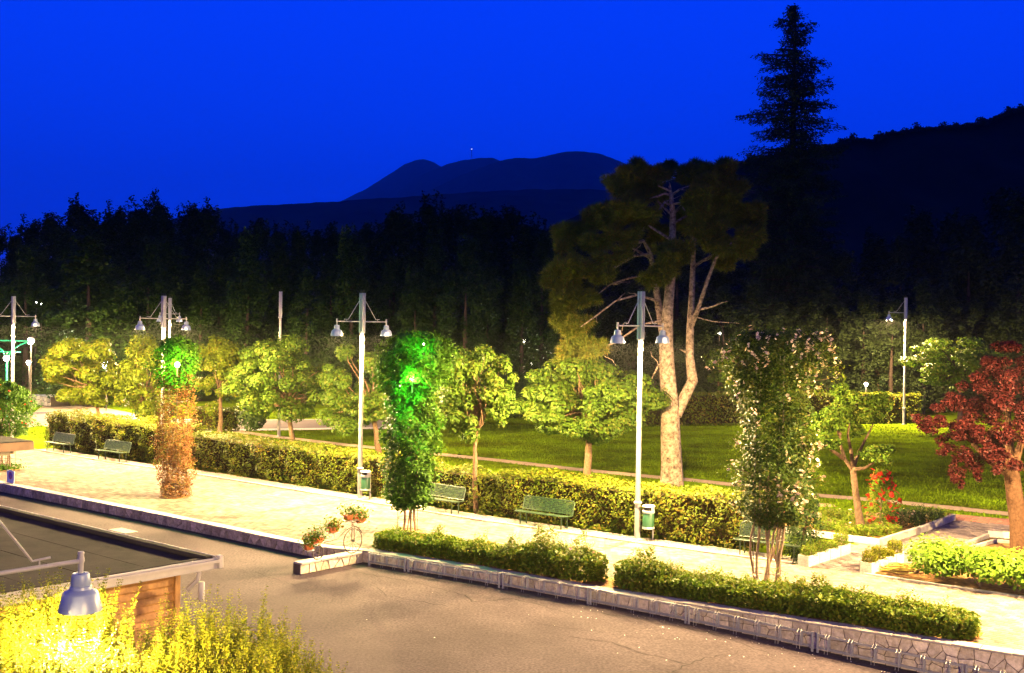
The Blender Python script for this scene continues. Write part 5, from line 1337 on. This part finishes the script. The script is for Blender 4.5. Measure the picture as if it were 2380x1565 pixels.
# ================================================================== NO-PARKING SIGN
sp_ = G(26, 1144, gz); d1 = -E1
t = thing('no_parking_sign', 'small white two-legged no-parking board in front of the left wall', 'sign', (sp_.x, sp_.y, gz))
for k in (-1, 1): MB().tube([sp_+d1*.2*k, sp_+d1*.2*k+Vector((0, 0, .85))], .022, 8).build('leg', MT['white'], t, t.location)
nrm = E2
MB().box(sp_+Vector((0, 0, .62))+nrm*.03, .6, .02, .5, d1, nrm).build('board', MT['white'], t, t.location)
def disc(c, r, m, o, name, n_=24):
    mb = MB(); mb.poly([c+nrm*o+d1*r*math.cos(2*math.pi*k/n_)+Vector((0, 0, r*math.sin(2*math.pi*k/n_))) for k in range(n_)]); mb.build(name, m, t, t.location)
cc = sp_+Vector((0, 0, .66)); disc(cc, .15, MT['signred'], .043, 'red_ring'); disc(cc, .115, MT['signblue'], .046, 'blue_disc')
MB().beam(cc+nrm*.05+d1*-.085+Vector((0, 0, .085)), cc+nrm*.05+d1*.085+Vector((0, 0, -.085)), .035, .004, upv=nrm).build('red_bar', MT['signred'], t, t.location)

# ================================================================== FLOWER BICYCLE
bw = CORNER+E2*.42+Vector((0, 0, .02)); sw = CORNER+E2*1.72+Vector((0, 0, .02))
bike = thing('flower_bicycle', 'old-fashioned high-wheel bicycle plant stand on the short return wall', 'bicycle', bw)
ax_ = E2; o_ = bike.location.copy(); side_ = E1
def wheel(c, r, nm, spokes):
    rim = MB(); n_ = 28; pts = [c+ax_*r*math.cos(2*math.pi*k/n_)+Vector((0, 0, r*math.sin(2*math.pi*k/n_))) for k in range(n_+1)]
    rim.tube(pts, .016, 6, False); w = rim.build('wheel', MT['iron'], bike, o_, smooth=True)
    s_ = MB()
    for k in range(spokes):
        a = 2*math.pi*k/spokes; s_.tube([c, c+ax_*r*math.cos(a)+Vector((0, 0, r*math.sin(a)))], .006, 4)
    s_.tube([c-side_*.06, c+side_*.06], .03, 8); s_.build('spokes', MT['iron'], w, o_)
Cb = bw+Vector((0, 0, .36)); Cs = sw+Vector((0, 0, .2)); wheel(Cb, .35, 'big', 12); wheel(Cs, .19, 'small', 8)
fr = MB(); fr.tube([Cb+side_*.06, Cb+side_*.05+Vector((0, 0, .42)), Cb+Vector((0, 0, .5))], .012, 6); fr.tube([Cb-side_*.06, Cb-side_*.05+Vector((0, 0, .42)), Cb+Vector((0, 0, .5))], .012, 6)
arc = [Cb-ax_*.36+Vector((0, 0, .18)), Cb-ax_*.2+Vector((0, 0, .36)), Cb+Vector((0, 0, .43)), Cb+ax_*.3+Vector((0, 0, .33)), Cb+ax_*.6+Vector((0, 0, .12)), Cs+ax_*-.1+Vector((0, 0, .25)), Cs]
fr.tube(arc, .016, 6); fr.tube([Cb-side_*.28+Vector((0, 0, .6)), Cb+Vector((0, 0, .52)), Cb+side_*.28+Vector((0, 0, .6))], .012, 6); fr.build('frame', MT['iron'], bike, o_, smooth=True)
hold = [(Cb+ax_*.1+Vector((0, 0, .62)), .22, 'upper terracotta pot of red geraniums over the big bicycle wheel'), (Cb-ax_*.28+Vector((0, 0, .5)), .17, 'terracotta pot trailing red flowers at the front of the bicycle'), (Cb+ax_*.75+Vector((0, 0, .34)), .18, 'terracotta pot between the two bicycle wheels'), (Cs+ax_*.05+Vector((0, 0, .28)), .2, 'terracotta pot of geraniums above the small bicycle wheel'), (Cs+ax_*.32+Vector((0, 0, .12)), .15, 'lowest trailing pot behind the small bicycle wheel')]
for c, w_, _ in hold:
    sh = MB(); sh.box(c-Vector((0, 0, .02)), w_*1.9, w_, .015, ax_, side_); sh.tube([c, Cb.lerp(Cs, .5 if c.z < Cb.z+.45 else 0)+Vector((0, 0, .2))], .008, 5); sh.build('pot_shelf', MT['galv'], bike, o_)
for c, w_, lab in hold:
    t = thing('flower_pot', lab, 'flower pot', c, group='geranium pots on the bicycle stand')
    mb = MB(); mb.add([c+ax_*sx*w_*k+side_*sy*w_*.4*k+Vector((0, 0, z_)) for z_, k in ((0, .75), (.13, .95), (.13, 1.02), (.155, 1.02)) for sx, sy in ((-1, -1), (1, -1), (1, 1), (-1, 1))],
           [(3, 2, 1, 0), (12, 13, 14, 15)]+[(l*4+k, l*4+(k+1) % 4, l*4+4+(k+1) % 4, l*4+4+k) for l in range(3) for k in range(4)]); mb.build('pot', MT['terracotta'], t, c)
    P = np.array(c)+np.array([0, 0, .24])+rng.normal(size=(330, 3))*np.array([w_*.75, w_*.75, .10]); V, F = leaf_quads(P, .07, .5, .8); npmesh('foliage', V, F, MT['maple'] if w_ > .19 else MT['rose'], t, c)
    P = np.array(c)+np.array([0, 0, .14])+rng.normal(size=(26, 3))*np.array([w_*.9, w_*.9, .12]); V, F = leaf_quads(P, .065, .5, .9); npmesh('blossom', V, F, MT['petal_red'], t, c)

# ================================================================== SLATTED PLANTERS
def planter_row(a, dr, n_, L, w, h, side, gname, lab, leaf, hp):
    o3 = ['nearest', 'second', 'third', 'farthest']
    for k in range(n_):
        c = a+dr*(L*(k+.5))+side*w/2; t = thing('planter_box', lab % o3[k], 'planter', c, group=gname); org = c
        nsl = 7
        for sgn in (-1, 1):
            for i in range(nsl): MB().beam(c+side*sgn*(w/2-.01)+dr*-(L/2-.03)+Vector((0, 0, h*(i+.5)/nsl)), c+side*sgn*(w/2-.01)+dr*(L/2-.03)+Vector((0, 0, h*(i+.5)/nsl)), .02, h/nsl-.008).build('slat', MT['slat'], t, org)
            for i in range(nsl): MB().beam(c+dr*sgn*(L/2-.02)-side*(w/2-.025)+Vector((0, 0, h*(i+.5)/nsl)), c+dr*sgn*(L/2-.02)+side*(w/2-.025)+Vector((0, 0, h*(i+.5)/nsl)), .02, h/nsl-.008).build('slat', MT['slat'], t, org)
        for sx in (-1, 1):
            for sy in (-1, 1): MB().box(c+dr*sx*(L/2-.03)+side*sy*(w/2-.03)+Vector((0, 0, h/2)), .035, .035, h, dr, side).build('corner_post', MT['slat'], t, org)
        MB().box(c+Vector((0, 0, h*.45)), L-.07, w-.07, h*.8, dr, side).build('soil', MT['soil'], t, org)
        shrub('planter_shrub', ('small shrub growing in the %s planter box of the '+gname) % o3[k], 'shrub', c+Vector((0, 0, h*.8)), L*.8, w*1.2, hp*(1+.3*math.sin(k*2.5)), MT[leaf], .045, 60, rot=math.atan2(dr.y, dr.x), spacing=.03, shl=.2, lean=.3)
DR = -E2
planter_row(G(1879, 1319), DR, 4, .70, .34, .31, E1, 'left row of slatted planters', '%s pale slatted planter box in the row nearer the bench', 'rose', .42)
planter_row(G(2025, 1336), DR, 4, .58, .34, .31, E1, 'right row of slatted planters', '%s pale slatted planter box in the row beside the coiled hose', 'shrub', .45)
# hose
hc = G(2090, 1328); mb = MB()
pts = []
for i in range(140):
    a = i*.31; r = .30+.10*math.sin(i*.13)+.04*math.sin(i*.9); pts.append(hc+Vector((r*1.5*math.cos(a), r*math.sin(a), .03+.0011*i+.015*math.sin(i*.7))))
for i in range(30): pts.append(pts[-1]+(-E1)*.05+Vector((0, .012*math.sin(i*.5), -.006 if i < 22 else 0)))
mb.tube(pts, .016, 6); tag(mb.build('garden_hose', MT['hose'], smooth=True), 'coiled yellow garden hose on the soil beside the slatted planters', 'hose')

# ================================================================== LEFT BACKGROUND DETAILS
# stone planter wall
p0 = G(73, 940); p1 = G(118, 945); p2_ = G(128, 941)
t = thing('stone_planter', 'low stone raised planter at the far left beyond the hedge', 'planter', p1)
PL = [p0, p1]; 
wall_body(t, PL, 0, arclen(PL)[-1], lambda s: 0, .75, 1.6, MT['kerbpale'], MT['mortar'], 1.0)
stone_face(t, PL, 0, arclen(PL)[-1], lambda s: 0.0, lambda s: .68, .3, MT['stone'], .05, .02)
for i, (px_, py_) in enumerate(((85, 925), (100, 922), (112, 924))):
    shrub('rose_bush', ['leftmost white rose in the far stone planter', 'middle white rose in the far stone planter', 'right white rose in the far stone planter'][i], 'rose bush', D(px_, 912, 90)-Vector((0, 0, .35)), 1.2, 1.0, .8, MT['maple'], .14, 50, flowers=peach, nf=5, spacing=.12)
# green metal lamp frame
gp = D(16, 860, 76); base = Vector((gp.x, gp.y, 0)); t = thing('lamp_frame', 'green metal frame with curved braces carrying a hanging lamp at the far left', 'lamp frame', base)
zt_ = D(16, 792, 76).z; zm_ = D(16, 818, 76).z; X = Vector((1, 0, 0))
MB().tube([base, Vector((base.x, base.y, zm_))], .07, 8).build('post', MT['greenmetal'], t, base)
for z_, nm in ((zt_, 1), (zm_, 2)): MB().tube([Vector((base.x-2.4, base.y, z_)), Vector((base.x+(1.7 if nm == 1 else .9), base.y, z_))], .045, 6).build('bar', MT['greenmetal'], t, base)
for k in (-1, 1):
    MB().tube([Vector((base.x, base.y, zm_-.5)), Vector((base.x+k*.3, base.y, zm_+.1)), Vector((base.x+k*.9, base.y, zm_+.5)), Vector((base.x+k*1.6, base.y, zt_))], .045, 6).build('brace', MT['greenmetal'], t, base)
def lantern(px, py, d, r, label, W=0, colr=(1, .9, .7), post=True, m='glowwhite'):
    p = D(px, py, d); t = thing('globe_lamp', label, 'lamp', (p.x, p.y, 0))
    MB().lathe([(.001, r), (r*.6, r*.8), (r, 0), (r*.6, -r*.8), (.001, -r)], p, 12).build('globe', MT[m], t, (p.x, p.y, 0), smooth=True)
    MB().lathe([(r*.3, r*1.25), (r*1.15, r*.75), (r*1.15, r*.7), (r*.3, r*1.1)], p, 12).build('hood', MT['iron'], t, (p.x, p.y, 0))
    if post: MB().tube([Vector((p.x, p.y+r*.3, 0)), Vector((p.x, p.y+r*.3, p.z-r))], .05, 6).build('post', MT['iron'], t, (p.x, p.y, 0))
    if W:
        ld = bpy.data.lights.new('globe_light', 'POINT'); ld.energy = W; ld.color = colr; ld.shadow_soft_size = r
        lo = bpy.data.objects.new('globe_light', ld); lo.location = (0, -r*1.3, p.z-r*.4); put(lo, t)
lantern(71.6, 792.4, 80, .24, 'brilliant round lamp right of the far left lamp post', 2500, (1, .95, .6))
lantern(15, 833, 75.6, .2, 'hanging lamp under the green metal frame', 600, (1, 1, .8), False)
lantern(67.5, 842.6, 86, .2, 'round lamp lower left among the dark trees', 900, (1, .9, .6))
lantern(157.6, 806, 88, .22, 'dome-topped lamp above the golden far left tree', 900, (1, .9, .6))
lantern(247, 848, 84, .32, 'white lamp glaring through the leaves of the golden tree', 1600, (1, .9, .65))
lantern(1218, 792, 96, .16, 'tiny glowing globe standing in for lit leaves left of the pine, upper one', 400, (1, .9, .6))  # this globe and the next are added for leaves lit by a hidden lamp
lantern(1236, 845, 96, .13, 'tiny glowing globe standing in for lit leaves left of the pine, lower one', 400, (1, .9, .6))
lantern(1672, 775, 92, .12, 'tiny white light in the dark just right of the pine trunk', 0, post=True)
lantern(2013, 893, 90, .16, 'small pale light behind the far hedge near the single-arm lamp', 200, (.9, 1, .8))
for i, (px_, py_) in enumerate(((84, 703), (96, 707), (82, 754))):
    lantern(px_, py_, 96, .08, ['pinprick light high in the dark trees at far left, left one', 'pinprick light high in the dark trees at far left, right one', 'pinprick light beneath the far left lamp shade'][i], 0)
for px_ in (289, 296):
    p = G(px_, 944); tag(MB().tube([p, p+Vector((0, 0, .75))], .12, 10).build('bollard', MT['white']), 'white bollard beyond the golden far left tree, %s one of the pair' % ('left' if px_ == 289 else 'right'), 'bollard')

# ---- fallen petals on the asphalt
PP = []
for _ in range(95):
    s = s_at_px if False else None
    s = rng.uniform(s_at_px(WALL, 1480), s_at_px(WALL, 2376)) if _ == 0 else rng.uniform(S0, S1)
    if _ == 0: S0, S1 = s_at_px(WALL, 1380), s_at_px(WALL, 2376)
    p, d = at_s(WALL, s); q = .35+abs(rng.normal())*1.1; x_ = p.x+d.y*q; y_ = p.y-d.x*q; PP.append((x_, y_, road_z(x_)+.012))
for _ in range(22):
    x_ = rng.uniform(-4, 9); y_ = rng.uniform(24.5, 31); PP.append((x_, y_, road_z(x_)+.012))
PP = np.array([p for p in PP if p[1] < 33.2]); V, F = leaf_quads(PP, .032, 4, .9); tag(npmesh('fallen_petals', V, F, MT['petal']), 'white fallen petals scattered on the asphalt below the racks', 'petals', kind='stuff')
# ---- grass blades on the lawn
n = 90000; Y = 40+45*rng.random(n)**1.1; X = (rng.random(n)*2-1)*Y*.46
gpoly = [(p.x, p.y) for p in [G(a, b+6) for a, b in lp[1:]]]
ok = np.ones(n, bool)
kbp = [(p.x, p.y) for p in offset_line(KERB, 2.9)]+[(300, 20), (300, 400), (-400, 400)]
ok &= inside(kbp, X, Y)
for poly in ([(p.x, p.y) for p in redp], [(p.x, p.y) for p in side], [(p.x, p.y) for p in bedA], [(p.x, p.y) for p in soilB],
             [(G(a, b).x, G(a, b).y) for a, b in [(300, 973), (960, 972), (960, 997), (300, 1003)]], [(p.x, p.y) for p in offset_line([G(a, b) for a, b in lp], .48)]+[(p.x, p.y) for p in reversed(offset_line([G(a, b) for a, b in lp], -.48))],
             [(G(a, b).x, G(a, b).y) for a, b in [(70, 965), (105, 938), (175, 922), (230, 945), (300, 958), (380, 972), (300, 1002), (100, 990)]]): ok &= ~inside(poly, X, Y)
X = X[ok]; Y = Y[ok]; n = len(X); h = .05+.05*rng.random(n); a = rng.random(n)*6.28
V = np.empty((n, 3, 3)); w_ = .03
V[:, 0] = np.stack([X-w_*np.cos(a), Y-w_*np.sin(a), np.full(n, -.03)], 1); V[:, 1] = np.stack([X+w_*np.cos(a), Y+w_*np.sin(a), np.full(n, -.03)], 1)
V[:, 2] = np.stack([X+rng.normal(size=n)*.03, Y+rng.normal(size=n)*.03, h-.03], 1)
tag(npmesh('grass', V.reshape(-1, 3), np.arange(n*3).reshape(-1, 3), MT['lawn']), 'short mown grass blades on the park lawn', 'grass', kind='stuff')

# ================================================================== HAZE
hz = MB(); hz.box((0, 6500, 850), 26000, 15000, 1706)
h = hz.build('haze', MT['white']); h.data.materials.clear()
hm = bpy.data.materials.new('haze'); hm.use_nodes = True; hn = hm.node_tree; hn.nodes.clear()
ho = hn.nodes.new('ShaderNodeOutputMaterial'); hv = hn.nodes.new('ShaderNodeVolumePrincipled')
hv.inputs['Color'].default_value = (.9, .95, 1, 1); hv.inputs['Density'].default_value = 0.00007; hv.inputs['Anisotropy'].default_value = 0.0
hn.links.new(hv.outputs[0], ho.inputs['Volume']); h.data.materials.append(hm); h['kind'] = 'stuff'; h['label'] = 'thin evening haze over the valley'; h['category'] = 'haze'
